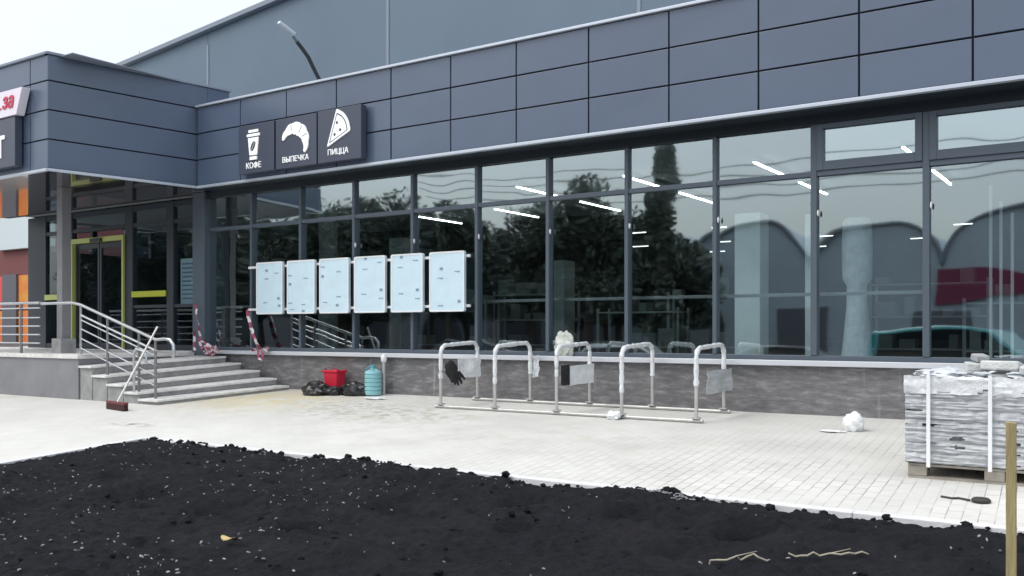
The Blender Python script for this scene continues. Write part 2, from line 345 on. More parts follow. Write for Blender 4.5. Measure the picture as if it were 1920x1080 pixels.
# ================================================================== THE SETTING
def strip_mesh(xs, ys, dz=0.0):
    mb = MB()
    vs = [(x, y, gz(y) + dz) for y in ys for x in xs]; nx = len(xs)
    fs = [(j * nx + i, j * nx + i + 1, (j + 1) * nx + i + 1, (j + 1) * nx + i) for j in range(len(ys) - 1) for i in range(nx - 1)]
    return mb.face_set(vs, fs)
BX0, BY1 = -9.64, 6.66       # corner of the planting bed
gx, gy = [-600, -60, -30, BX0 - .04, 3.1, 30, 600], [-600, -60, -4, -.1, BY1 + .04, 11.25, 24, 60, 600]
gm = strip_mesh(gx, gy, -.012); gm.f = [f for f in gm.f if not (f[0] % 7 == 3 and f[0] // 7 == 3)]; gm.mi = [0] * len(gm.f)
struct(gm.build('ground', M['asphalt']))
pv = MB()
for (x0, x1, y0, y1) in ((-34, 9, BY1 + .09, 11.6), (-34, BX0 - .09, -4, BY1 + .09), (-34, -22.7, 11.6, 19.9)):
    pv.face_set([(x0, y0, gz(y0)), (x1, y0, gz(y0)), (x1, y1, gz(y1)), (x0, y1, gz(y1))], [(0, 1, 2, 3)])
struct(pv.build('pavement', M['paving']))
kb = MB()
x = BX0 + .003
while x < 8:
    a, b2 = x, x + .997
    kb.hexa([(a, BY1, gz(BY1) - .25), (b2, BY1, gz(BY1) - .25), (b2, BY1 + .088, gz(BY1) - .25), (a, BY1 + .088, gz(BY1) - .25)],
            [(a, BY1, gz(BY1) + .012), (b2, BY1, gz(BY1) + .012), (b2, BY1 + .088, gz(BY1) + .016), (a, BY1 + .088, gz(BY1) + .016)]); x += 1
y = BY1 + .088
while y > -3:
    a, b2 = y - .997, y
    kb.hexa([(BX0 - .088, a, gz(a) - .25), (BX0, a, gz(a) - .25), (BX0, b2, gz(b2) - .25), (BX0 - .088, b2, gz(b2) - .25)],
            [(BX0 - .088, a, gz(a) + .012), (BX0, a, gz(a) + .012), (BX0, b2, gz(b2) + .012), (BX0 - .088, b2, gz(b2) + .012)]); y -= 1
struct(kb.build('kerb', M['kerb'], bevel=.008))

# planting bed: lumpy black soil
DENTS = [(-3.75, 5.77, .22, .10), (-2.85, 5.71, .2, .10), (-2.05, 5.67, .17, .09), (-1.48, 5.9, .15, .09), (-6.68, 4.63, .3, .09), (-5.64, 4.57, .26, .09), (-8.1, 5.6, .25, .05), (-4.5, 5.2, .25, .06), (-7.3, 3.9, .3, .08), (-5, 6.0, .2, .06), (-2.3, 5.2, .16, .06), (-7.6, 5.0, .16, .07), (-6.0, 5.5, .18, .06), (-4.6, 4.4, .17, .07), (-3.4, 5.1, .14, .07), (-8.6, 4.2, .2, .06), (-5.3, 3.7, .16, .06), (-1.0, 5.9, .12, .06)]
def soil_h(x, y):
    P = Vector((x, y, 0))
    e = min((BY1 - y), (x - BX0))
    k = min(1, max(0, e / .7))
    h = -.01 + .075 * k * (2 - k)
    h -= .015 * max(0, min(1, (x + 5) / 4)) * (1 - k * .3)
    h += .05 * noise.noise(P * 1.1) + .035 * noise.noise(P * 3.1 + Vector((3, 1, 0)))
    c = noise.noise(P * 8.5 + Vector((9, 4, 1))); h += .026 * abs(c) + .026 * noise.noise(P * 15) + .02 * noise.noise(P * 27)
    for (dx, dy, r, d) in DENTS:
        q = ((x - dx) ** 2 + (y - dy) ** 2) / (r * r)
        if q < 4: h -= 1.8 * d * math.exp(-q * 1.6) - .35 * d * math.exp(-(math.sqrt(q) - 1.25) ** 2 * 6)
    return gz(y) + h
xs = [BX0 + i * .036 for i in range(int((3.2 - BX0) / .036))]; ys = [BY1 - j * .036 for j in range(190)]; ys.reverse()
sv = [(x_, y_, soil_h(x_, y_)) for y_ in ys for x_ in xs]; nx = len(xs)
sb = MB().face_set(sv, [(j * nx + i, j * nx + i + 1, (j + 1) * nx + i + 1, (j + 1) * nx + i) for j in range(len(ys) - 1) for i in range(nx - 1)])
struct(sb.build('soil_bed', M['soil'], smooth=True))
cl = MB()
for i in range(520):
    if i < 230: x_, y_ = rnd.uniform(BX0, 1), BY1 - abs(rnd.gauss(.02, .09)) + .04
    else: x_, y_ = rnd.uniform(BX0, .2), rnd.uniform(2.6, BY1)
    r = rnd.choice((.012, .014, .018, .022, .034)) * (1.0 if i < 230 else .75)
    cl.lump((x_, y_, soil_h(x_, min(y_, BY1)) + r * .35), (r, r * rnd.uniform(.7, 1.2), r * .75), .5, i, 2)
tag(cl.build('soil_clods', M['soil'], smooth=True), 'crumbly black clods scattered along and over the soil bed', 'soil clods', kind='stuff')
bt = MB()
def lit(x_, y_, l):
    m_ = Matrix.Translation((x_, y_, soil_h(x_, y_) + .006)) @ Matrix.Rotation(rnd.uniform(0, 6.3), 4, 'Z') @ Matrix.Rotation(rnd.uniform(-.6, .6), 4, 'Y')
    n_ = rnd.choice((4, 5, 6)); w_ = rnd.uniform(.25, .8); pts = [(l * .6 * math.cos(2 * math.pi * k / n_) * rnd.uniform(.6, 1.2), l * .6 * w_ * math.sin(2 * math.pi * k / n_) * rnd.uniform(.6, 1.2)) for k in range(n_)]
    vs = [m_ @ Vector((a, b, 0)) for a, b in pts] + [m_ @ Vector((a * .7, b * .7, .007)) for a, b in pts]
    bt.face_set(vs, [tuple(reversed(range(n_))), tuple(range(n_, 2 * n_))] + [(k, (k + 1) % n_, n_ + (k + 1) % n_, n_ + k) for k in range(n_)], rnd.choice((0, 0, 1)))
for i in range(1300):
    x_ = rnd.uniform(BX0 + .1, .2) if i % 3 else rnd.uniform(BX0 + .1, -4.2); y_ = rnd.uniform(2.8, BY1 - .08)
    if x_ > -4.2 and rnd.random() < .6: continue
    if noise.noise(Vector((x_ * 1.3, y_ * 1.3, 5))) < -.05 and rnd.random() < .75: continue
    l = rnd.uniform(.008, .03); lit(x_, y_, l)
for i in range(50):
    x_, y_ = -2.9 + rnd.gauss(0, .22), 6.53 + rnd.gauss(0, .05); bt.rbox((x_, y_, soil_h(x_, min(BY1, y_)) + .012), (rnd.uniform(.02, .05), .006, .006), rnd.uniform(0, 6), rnd.uniform(-.4, .4))
tag(bt.build('pale_litter', [M['bit'], M['bit_dull']]), 'pale chips, straw and root bits strewn over the black soil', 'litter', kind='stuff')
def twig(pts, lab):
    o = MB(); rr = random.Random(len(lab)); Q = []
    for (xa, ya), (xb, yb_) in zip(pts, pts[1:]):
        for j in range(4): f_ = j / 4; Q.append((xa + (xb - xa) * f_ + rr.uniform(-.012, .012), ya + (yb_ - ya) * f_ + rr.uniform(-.015, .015)))
    Q.append(pts[-1]); P = [(x_, y_, soil_h(x_, y_) + .018 + rr.uniform(0, .02)) for x_, y_ in Q]; o.tube(P, [.0055] * (len(P) - 1) + [.003], 6)
    b_ = P[len(P) // 2]; o.tube([b_, (b_[0] + .1, b_[1] + .05, b_[2] + .03)], [.004, .002], 5)
    return tag(o.build('twig', M['twig'], smooth=True), lab, 'twig')
twig([(-2.0, 4.95), (-1.9, 4.98), (-1.82, 5.09), (-1.7, 5.11)], 'bent pale twig on the black soil at the bottom edge, the longer kinked one')
twig([(-1.62, 5.18), (-1.5, 5.26), (-1.36, 5.29), (-1.24, 5.4)], 'straight pale twig on the black soil left of the timber stake')
lf = MB(); c0 = (-4.72, 3.85); zz = soil_h(*c0) + .03
n_ = 12
lf.face_set([(c0[0] + .055 * math.cos(a), c0[1] + .03 * math.sin(a), zz + .02 * math.cos(a) ** 2) for a in [2 * math.pi * k / n_ for k in range(n_)]] + [(c0[0] + .055 * math.cos(a), c0[1] + .03 * math.sin(a), zz - .004 + .02 * math.cos(a) ** 2) for a in [2 * math.pi * k / n_ for k in range(n_)]],
            [tuple(range(n_)), tuple(reversed(range(n_, 2 * n_)))] + [((i + 1) % n_, i, n_ + i, n_ + (i + 1) % n_) for i in range(n_)])
tag(lf.build('fallen_leaf', M['leaf_dry']), 'curled yellow leaf lying on the black soil', 'leaf')

# ================================================================== THE STORE BUILDING
B = thing('supermarket_building', (-8, 11.25, 0), 'long anthracite panel clad shop building with a glazed front and entrance canopy', 'building')
def part(mb, name, m, bevel=0, smooth=False, parent=None): return mb.build(name, M[m] if isinstance(m, str) else m, parent or B, bevel, smooth)
XR = 7.0; XIN = -14.0; YG = 11.25; YF = 10.75; Z0, Z1 = 3.56, 5.03
SILL = .645; TRZ = 2.86; GT = 3.44
part(MB().box(-14.3, XR, 11.2, 11.55, -.4, SILL - .07), 'plinth_wall', 'plinth')
part(MB().box(-14.2, XR, 11.12, 11.42, SILL - .066, SILL), 'sill_ledge', 'sill', .006)
MX = [-14.28] + [-13.087 + 1.2364 * i for i in range(16)]
MX = [m_ for m_ in MX if m_ < XR]
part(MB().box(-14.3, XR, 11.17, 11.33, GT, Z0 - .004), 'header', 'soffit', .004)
part(MB().box(-14.2, XR, 11.19, 11.31, SILL + .002, SILL + .06), 'bottom_rail', 'frame', .004)
def pane(a, b_, z0, z1):      # every pane sits a few millimetres out of true
    o = [rnd.uniform(-.005, .005) for _ in range(4)]
    return MB().hexa([(a, 11.24 + o[0], z0), (b_, 11.24 + o[1], z0), (b_, 11.262 + o[1], z0), (a, 11.262 + o[0], z0)], [(a, 11.24 + o[2], z1), (b_, 11.24 + o[1] + o[2] - o[0], z1), (b_, 11.262 + o[1] + o[2] - o[0], z1), (a, 11.262 + o[2], z1)])
for i, m_ in enumerate(MX):
    wd = .026 if m_ < -3.5 else .036
    mu = part(MB().box(m_ - wd, m_ + wd, 11.18, 11.32, SILL + .062, GT - .002), 'mullion', 'frame', .004)
    if 3 <= i: part(MB().lump((m_ + .055, 11.175, 2.39), (.013, .02, .04), .1, i, 2), 'bracket', 'white', parent=mu, smooth=True)
    if i + 1 < len(MX):
        a, b_ = m_ + wd + .001, MX[i + 1] - (.026 if MX[i + 1] < -3.5 else .036) - .001
        part(MB().box(a, b_, 11.19, 11.31, TRZ - .03, TRZ + .03), 'transom', 'frame', .003)
        part(pane(a, b_, SILL + .062, TRZ - .031), 'window_pane', 'glass')
        if m_ > -3.4:    # hopper windows with a sash of their own
            sash = MB(); z0, z1, t = TRZ + .032, GT - .003, .075
            sash.box(a, a + t, 11.165, 11.3, z0, z1).box(b_ - t, b_, 11.165, 11.3, z0, z1).box(a + t, b_ - t, 11.168, 11.297, z0, z0 + t + .03).box(a + t, b_ - t, 11.168, 11.297, z1 - t + .02, z1)
            sh = part(sash, 'hopper_sash', 'frame', .004)
            part(MB().box(a + t, b_ - t, 11.225, 11.247, z0 + t + .031, z1 - t + .019), 'hopper_pane', 'hopper_glass', parent=sh)
        else:
            part(pane(a, b_, TRZ + .031, GT - .001), 'window_pane', 'glass')
# fascia: three rows of panels on a dark backing
part(MB().box(XIN + .02, XR, YF + .03, 11.16, Z0 + .02, Z1 - .05), 'fascia_backing', 'panel_gap')
fp = MB(); fj = [XIN] + [-12.858 + 1.1427 * i for i in range(18)]; fj = [q for q in fj if q < XR] + [XR]; rh = (Z1 - .035 - Z0 - .03) / 3; gp = .011
for i in range(len(fj) - 1):
    for k in range(3):
        yo = rnd.uniform(0, .003); z0 = Z0 + .03 + rh * k
        xa, xb, za, zc = fj[i] + (gp if i else 0), fj[i + 1] - gp, z0 + gp, z0 + rh - gp; w4 = [rnd.uniform(0, .006) for _ in range(4)]
        fp.hexa([(xa, YF + w4[0], za), (xb, YF + w4[1], za), (xb, YF + .026, za), (xa, YF + .026, za)], [(xa, YF + w4[2], zc), (xb, YF + w4[3], zc), (xb, YF + .026, zc), (xa, YF + .026, zc)])
part(fp, 'fascia_cladding', 'panel', .003)
part(MB().box(XIN - .02, XR, YF - .03, YF + .05, Z0 - .012, Z0 + .03), 'fascia_bottom_trim', 'trim', .004)
part(MB().box(XIN - .02, XR, YF - .04, YF + .25, Z1 - .035, Z1), 'fascia_top_trim', 'trim', .004)
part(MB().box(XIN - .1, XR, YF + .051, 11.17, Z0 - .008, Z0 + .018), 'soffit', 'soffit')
part(MB().box(XIN, XR, YF + .26, 15.2, Z1 - .3, Z1 - .06), 'low_roof', 'roof_trim')
part(MB().box(XR + .001, XR + .2, YF, 40, -.5, Z1 - .1), 'end_wall', 'panel')
# canopy box over the entrance
XL = -21.6; P_out, P_in = (-14.43, 8.235), (-14.02, 10.98); P_back = (-13.96, 11.42); P_l = (XL, 8.235); ZT = 5.44
cb = MB(); cb.hexa([(XL, 8.27, Z0 + .02), (-14.46, 8.27, Z0 + .02), (-14.02, 11.4, Z0 + .02), (XL, 11.4, Z0 + .02)], [(XL, 8.27, ZT - .04), (-14.46, 8.27, ZT - .04), (-14.02, 11.4, ZT - .04), (XL, 11.4, ZT - .04)])
part(cb, 'canopy_backing', 'panel_gap')
rows = [(Z0 + .03, Z0 + .03 + rh), (Z0 + .03 + rh, Z0 + .03 + 2 * rh), (Z0 + .03 + 2 * rh, Z0 + .03 + 3 * rh), (Z0 + .03 + 3 * rh, ZT - .03)]
cc = MB()
for (a, b_) in rows:
    cc.slab(P_out, (-14.02, 10.98), a + gp, b_ - gp, -.02, .004)
    x = -14.437
    for xn in (-14.95, -16.9, -18.85, -20.8, XL): cc.box(xn + gp, x - (gp if x > -14.9 and x != -14.437 else gp * (x != -14.437)), 8.232, 8.262, a + gp, b_ - gp); x = xn
cc.slab((-14.02, 10.985), (-13.96, 11.42), Z1 + .004, ZT - .035, -.02, .004)
part(cc, 'canopy_cladding', 'panel', .003)
ct = MB(); ct.slab(P_out, (-14.02, 10.72), Z0 - .012, Z0 + .03, -.03, .03).box(XL, -14.43, 8.2, 8.27, Z0 - .012, Z0 + .03)
part(ct, 'canopy_bottom_trim', 'trim', .004)
ct = MB(); ct.slab((-14.425, 8.2), (-13.955, 11.45), ZT - .03, ZT + .01, -.12, .03).box(XL, -14.43, 8.19, 8.4, ZT - .03, ZT + .01)
part(ct, 'canopy_top_trim', 'roof_trim', .004)
part(MB().box(XL, -14.06, 8.42, 11.4, ZT - .035, ZT - .02), 'canopy_roof', 'roof_trim')
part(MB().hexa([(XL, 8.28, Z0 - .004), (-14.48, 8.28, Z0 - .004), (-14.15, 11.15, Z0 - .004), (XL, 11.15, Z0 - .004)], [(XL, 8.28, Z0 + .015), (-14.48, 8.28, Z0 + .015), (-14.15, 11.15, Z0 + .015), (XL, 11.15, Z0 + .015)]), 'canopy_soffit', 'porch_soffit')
# tall gabled hall behind
hw = MB(); xl, xr, ridge, yb = -22.6, 12.4, -5.1, 40
def rz(x): return 8.05 + .0938 * (min(x, 2 * ridge - x) - xl)
hx = [xl, -19.13, -13.24, -7.35, ridge, -1.46, 4.43, 10.3, xr]
for i in range(len(hx) - 1):
    a, b_ = hx[i] + .008, hx[i + 1] - .008
    hw.hexa([(a, 15, 3.6), (b_, 15, 3.6), (b_, 15.16, 3.6), (a, 15.16, 3.6)], [(a, 15, rz(a)), (b_, 15, rz(b_)), (b_, 15.16, rz(b_)), (a, 15.16, rz(a))])
part(hw, 'gable_wall', 'sandwich')
hs = MB()
for q in hx[1:-1]: hs.box(q - .035, q + .035, 14.985, 15.0, 4.9, rz(q) - .3)
part(hs, 'seam_cover', 'roof_trim')
rf = MB()
for (a, b_) in ((xl - .35, ridge), (ridge, xr + .35)):
    rf.hexa([(a, 14.86, rz(a) + .01), (b_, 14.86, rz(b_) + .01), (b_, yb + .3, rz(b_) + .02), (a, yb + .3, rz(a) + .02)], [(a, 14.86, rz(a) + .13), (b_, 14.86, rz(b_) + .13), (b_, yb + .3, rz(b_) + .13), (a, yb + .3, rz(a) + .13)])
part(rf, 'gable_roof', 'roof_trim', .01)
part(MB().box(xl, xl + .16, 15.2, yb, -.5, rz(xl)).box(xr - .16, xr, 15.2, yb, -.5, rz(xl)).box(xl + .17, xr - .17, yb - .16, yb, -.5, rz(xl)), 'hall_wall', 'sandwich')
# entrance wall under the canopy
EY = 11.6; FZ = .62
def eframe(mb, x0, x1, z0, z1): return mb.box(x0, x1, EY - .06, EY + .06, z0, z1)
part(MB().box(-14.6, -14.26, 11.1, 11.66, .3, Z0 - .006), 'corner_post', 'frame', .006)
for (a, b_) in ((-21.05, -20.32), (-19.36, -19.27), (-17.36, -17.1), (-15.98, -15.77), (-15.1, -14.61)): part(eframe(MB(), a, b_, FZ, Z0 - .006), 'entrance_post', 'frame_dark', .004)
def erail(*b): part(MB().box(*b), 'entrance_rail', 'frame_dark', .003)
gaps = [(-20.319, -19.361), (-19.269, -17.361), (-17.099, -15.981), (-15.769, -15.101)]
for (a, b_) in gaps: erail(a, b_, EY - .05, EY + .05, 3.12, 3.2); erail(a, b_, EY - .05, EY + .05, Z0 - .12, Z0 - .007)
for (a, b_) in (gaps[0], gaps[2], gaps[3]): erail(a, b_, EY - .05, EY + .05, FZ + .003, FZ + .1)
for (a, b_) in (gaps[2], gaps[3]): erail(a, b_, EY - .045, EY + .045, 1.46, 1.52)
for (a, b_) in gaps:
    part(MB().box(a, b_, EY - .012, EY + .01, 3.201, Z0 - .121), 'window_pane', 'door_glass')
    if a != gaps[1][0]: part(MB().box(a, b_, EY - .012, EY + .01, FZ + .101, 3.119), 'window_pane', 'door_glass')
df = MB().box(-19.268, -19.21, EY - .1, EY + .07, FZ, 2.98).box(-17.42, -17.362, EY - .1, EY + .07, FZ, 2.98).box(-19.209, -17.421, EY - .1, EY + .07, 2.88, 2.98)
dfo = part(df, 'door_frame', 'lime_pale', .004)
for (a, b_) in ((-19.208, -18.33), (-18.31, -17.422)):
    d = MB().box(a, a + .06, EY - .02, EY + .03, FZ + .01, 2.865).box(b_ - .06, b_, EY - .02, EY + .03, FZ + .01, 2.865).box(a + .06, b_ - .06, EY - .02, EY + .03, FZ + .01, FZ + .12).box(a + .06, b_ - .06, EY - .02, EY + .03, 2.76, 2.865)
    do = part(d, 'door_leaf', 'frame_dark', .003)
    part(MB().box(a + .061, b_ - .061, EY - .004, EY + .012, FZ + .121, 2.759), 'door_pane', 'door_glass', parent=do)
part(MB().box(-17.098, -15.982, EY - .09, EY - .061, 1.68, 1.80), 'lime_bar', 'lime', .004)
part(MB().box(-20.318, -19.362, EY - .09, EY - .061, 1.68, 1.80), 'lime_bar', 'lime_pale', .004)
part(MB().box(-18.5, -18.1, EY - .14, EY - .101, 2.87, 2.95), 'door_sensor', 'black_plastic', .004)
# inside
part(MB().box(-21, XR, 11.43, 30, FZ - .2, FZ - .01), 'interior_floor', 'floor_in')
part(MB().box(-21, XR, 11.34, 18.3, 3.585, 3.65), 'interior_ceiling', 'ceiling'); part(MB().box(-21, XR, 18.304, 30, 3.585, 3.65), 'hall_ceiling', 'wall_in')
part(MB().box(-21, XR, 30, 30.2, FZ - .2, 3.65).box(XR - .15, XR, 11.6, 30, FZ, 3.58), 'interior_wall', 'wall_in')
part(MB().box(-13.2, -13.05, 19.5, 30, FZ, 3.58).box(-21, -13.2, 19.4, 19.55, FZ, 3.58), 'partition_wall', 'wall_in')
sw = MB().box(-21.1, -21, 11.66, 19.4, FZ, 2.85).box(-21.1, -21, 11.66, 19.4, 3.52, 3.58)
for a in (11.66, 13.1, 14.7, 16.4, 17.9, 19.2): sw.box(-21.1, -21, a, a + .12, 2.85, 3.52)
sw.box(-21.08, -21.02, 11.66, 19.4, 3.16, 3.2)
part(sw, 'side_wall', 'dark_wall')
part(MB().box(-21.06, -21.045, 11.7, 19.3, 2.86, 3.51), 'clerestory_glass', 'glass_side')
for (x_, y_, w_, z_, m_) in ((-4.3, 12.0, .35, 2.56, 'white_board'), (-11.3, 13, .29, 2.7, 'grey_board'), (-7.95, 13.1, .36, 2.15, 'grey_board'), (-3.5, 12.1, .14, 2.5, 'white_board')):
    part(MB().box(x_ - w_ / 2, x_ + w_ / 2, y_, y_ + w_, FZ - .01, z_), 'interior_column', m_, .01)
part(MB().lathe((-13.1, 13.1, FZ - .01), [(.2, 0), (.19, .7), (.17, 1.2), (.2, 1.5), (.17, 2), (.19, 2.5), (.18, 2.96)], 16), 'interior_column', 'grey_board', smooth=True)
part(MB().box(-14.2, -2, 11.42, 11.47, 1.42, 1.46), 'inner_guard_rail', 'steel_dull', .003)
# porch column standing on the platform
col = part(MB().box(-16.02, -15.85, 9.3, 9.47, .6, Z0 - .006), 'porch_column', 'clad', .006)
part(MB().box(-16.08, -15.79, 9.24, 9.53, .6, .86), 'column_base', 'riser', .006, parent=col)

# ceiling lights
def strip_light(x_, y0, y1, z, lab, grp, along='y', w_=.026):
    t = thing('ceiling_light', (x_, (y0 + y1) / 2, z), lab, 'ceiling light', grp)
    if along == 'y': a, b_ = (x_ - w_, x_ + w_, y0, y1), (x_ - w_ + .008, x_ + w_ - .008, y0 + .02, y1 - .02)
    else: a, b_ = (x_ - (y1 - y0) / 2, x_ + (y1 - y0) / 2, y0 - w_, y0 + w_), (x_ - (y1 - y0) / 2 + .02, x_ + (y1 - y0) / 2 - .02, y0 - w_ + .008, y0 + w_ - .008)
    MB().box(*a, z, z + .05).build('housing', M['white'], t); MB().box(*b_, z - .02, z - .001).build('diffuser', M['light'], t)
names = ['leftmost', 'second', 'third', 'fourth', 'fifth', 'rightmost']
for i, x_ in enumerate((-13, -10.9, -8.9, -6.85, -4.7, -2.64)):
    strip_light(x_, 15.6, 17.3, 3.49, 'white ceiling strip light inside the shop, farther one in the %s row from the left' % names[i], 'strip lights near the shop front')
    if i > 1: strip_light(x_, 13.4, 15.2, 3.49, 'white ceiling strip light inside the shop, nearer one in the %s row from the left' % names[i], 'strip lights near the shop front')
M['light'] = mat('far_strip_light', (.9, .9, .9), .5, emit=(1, .98, .95), estr=2.5)
for (x_, y_) in ((-10.6, 21.5), (-8.4, 21.5), (-12.2, 25), (-9.6, 25), (-6.9, 25), (-3.4, 24), (-11, 28), (-7.8, 28), (-4.9, 27)):
    strip_light(x_, y_, y_ + rnd.uniform(.35, .6), 3.5, 'short white ceiling light glimmering deep inside the dark sales hall', 'small lights deep in the shop', 'x', .035)

# shelving and clutter behind the glass
def shelf(x_, y_, rz_, w_, h_, n, lab):
    t = thing('shelving_unit', (x_, y_, FZ - .01), lab, 'shelving', 'shelving units inside the shop'); t.rotation_euler.z = rz_
    f = MB(); 
    for sx in (-1, 1):
        for sy in (-.2, .2): f.box(sx * w_ / 2 - .02, sx * w_ / 2 + .02, sy - .02, sy + .02, 0, h_)
    def loc(mb, nm, m_): me_o = mb.build(nm, M[m_]); me_o.parent = t
    loc(f, 'upright', 'steel_dull')
    for k in range(n):
        z = .12 + k * (h_ - .2) / max(1, n - 1); loc(MB().box(-w_ / 2 + .021, w_ / 2 - .021, -.21, .21, z, z + .025), 'shelf', 'grey_board')
        gmb = MB(); q = -w_ / 2 + .06
        while q < w_ / 2 - .25:
            ww = rnd.uniform(.1, .3)
            if rnd.random() < .7: gmb.box(q, q + ww, -.16, .1, z + .026, z + .026 + rnd.uniform(.08, .28))
            q += ww + rnd.uniform(.02, .15)
        if gmb.v: loc(gmb, 'boxed_goods', 'goods')
shelf(-10.2, 13.4, 0, 1.6, .95, 2, 'low dark shelving inside behind the panels, left of the grey inner column')
shelf(-9.0, 14.2, .1, 1.5, 1.1, 3, 'dim shelving inside the shop just right of the sixth pale panel')
shelf(-6.6, 13.6, 0, 1.4, .75, 2, 'low cluttered shelving inside behind the third bike hoop')
shelf(-5.6, 13.9, .2, 1.2, 1.0, 2, 'cluttered low shelving inside behind the fourth bike hoop')
shelf(-2.4, 14.0, 0, 1.5, 1.1, 3, 'shelving with goods inside, right of the film wrapped display')
shelf(-1.2, 13.2, .15, 1.3, .8, 2, 'low shelving inside behind the pallet of paving stones')
wr = MB().lathe((-2.93, 12.15, FZ - .01), [(.2, 0), (.17, .25), (.13, .7), (.125, .95), (.18, 1.05), (.185, 1.4), (.175, 1.75), (.14, 1.8)], 18)
tag(wr.build('wrapped_display', M['film'], smooth=True), 'tall display wrapped in white film, flared at the foot, inside the glass', 'display stand')
for i, (x_, h_) in enumerate(((-1.47, 2.75), (-1.36, 2.55), (-1.24, 2.4))):
    o = MB().box(x_ - .017, x_ + .017, 12.5, 12.534, FZ - .01, h_).build('upright_pole', M['white'], bevel=.004)
    tag(o, ['tallest thin white pole standing inside the rightmost pane', 'middle thin white pole of three inside the rightmost pane', 'shortest thin white pole at the right edge inside the glass'][i], 'pole', 'white poles inside the glass')
nb = thing('notice_sheet', (-15.43, 11.66, 1.6), 'pale notice sheet with lines of print behind the glass right of the door', 'notice')
MB().box(-15.72, -15.18, 11.672, 11.68, 1.5, 2.42).build('sheet', M['white_board'], nb)
ln = MB()
for k in range(9): ln.box(-15.66, -15.24 - rnd.uniform(0, .15), 11.667, 11.6715, 2.3 - k * .085, 2.33 - k * .085)
ln.build('printed_lines', M['mark'], nb)

# ================================================================== PLATFORM AND STAIRS
pf = thing('entrance_platform', (-17, 8.8, 0), 'raised grey entrance platform with pale edge under the canopy', 'platform')
MB().box(-30, -14.55, 8.82, 11.19, -.6, .53).box(-30, -14.65, 11.19, 11.5, -.6, .53).build('platform_wall', M['clad'], pf)
MB().box(-30, -14.53, 8.79, 11.09, .532, .6).build('platform_coping', M['tread'], pf, bevel=.006)
MB().box(-30, -14.63, 11.092, 11.535, .532, .618).build('landing_slab', M['tread'], pf)
st = thing('entrance_stairs', (-13.3, 10, 0), 'pale granite steps running from the platform down to the paving', 'stairs')
FX = [-14.53, -14.17, -13.755, -13.33, -12.91, -12.42]; FZs = [.577, .42, .275, .145, .035, -.06]
WX = [-14.1, -13.65, -13.25, -12.75, -12.33, -12.02]; WZ = [.60, .54, .43, .31, .185, .065]
for i in range(6):
    if i == 0: continue
    a0, a1 = FX[i - 1] + .004, FX[i]; b0, b1 = WX[i - 1] + .004, WX[i]; z0, z1 = FZs[i], WZ[i]
    if i == 1: b0 = -14.5
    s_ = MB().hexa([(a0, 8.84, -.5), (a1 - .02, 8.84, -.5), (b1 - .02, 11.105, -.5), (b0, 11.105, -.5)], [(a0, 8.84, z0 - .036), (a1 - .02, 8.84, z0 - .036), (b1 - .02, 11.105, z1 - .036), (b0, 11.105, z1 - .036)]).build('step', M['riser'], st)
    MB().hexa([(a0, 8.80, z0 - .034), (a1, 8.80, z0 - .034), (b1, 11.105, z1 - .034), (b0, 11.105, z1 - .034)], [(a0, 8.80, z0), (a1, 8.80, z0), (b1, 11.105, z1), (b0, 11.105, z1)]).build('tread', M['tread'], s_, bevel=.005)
# stair railing
sr = thing('stair_railing', (-13.6, 8.95, 0), 'stainless stair handrail with five sloping bars beside the steps', 'railing')
ry = 8.93
def sz(x_): return 1.43 - (x_ + 14.65) * .281
MB().tube([(-15.85, ry, 1.47), (-14.9, ry, 1.47), (-14.65, ry, sz(-14.65)), (-12.62, ry, sz(-12.62)), (-12.42, ry, .875), (-12.28, ry, .86), (-12.2, ry, .78), (-12.19, ry, .66), (-12.21, ry, .6)], .026, 10).build('handrail', M['steel'], sr, smooth=True)
for k, dz in enumerate((.17, .25, .40, .56, .72)):
    MB().tube([(-14.65, ry, sz(-14.65) - dz), (-12.62, ry, sz(-12.62) - dz)], .013 if k else .019, 8).build('bar', M['steel'], sr, smooth=True)
for (x_, zb) in ((-14.66, .58), (-13.9, .28), (-13.06, .03), (-12.64, -.07)):
    MB().tube([(x_, ry, zb), (x_, ry, sz(x_) - .02)], .021, 10).build('post', M['steel_dull'] if x_ > -14.5 else M['steel'], sr, smooth=True)
hl = MB().tube([(-13.06, ry - .09, .0), (-13.06, ry - .09, .66), (-13.0, ry - .09, .72), (-12.8, ry - .09, .68), (-12.75, ry - .09, .6), (-12.75, ry - .09, .5)], .02, 8)
hl.build('lower_handrail_loop', M['steel'], sr, smooth=True)
pr = thing('platform_railing', (-17, 9, .6), 'stainless railing with thin bars along the platform edge left of the column', 'railing')
MB().tube([(-22, 9, 1.5), (-16.03, 9, 1.49)], .026, 10).build('handrail', M['steel'], pr, smooth=True)
for z in (1.4, 1.23, 1.08, .93, .78): MB().tube([(-22, 9, z), (-16.03, 9, z)], .012, 8).build('bar', M['steel'], pr, smooth=True)
for x_ in (-16.64, -18.2, -19.8, -21.4): MB().tube([(x_, 9, .6), (x_, 9, 1.48)], .024, 10).build('post', M['steel_dull'], pr, smooth=True)

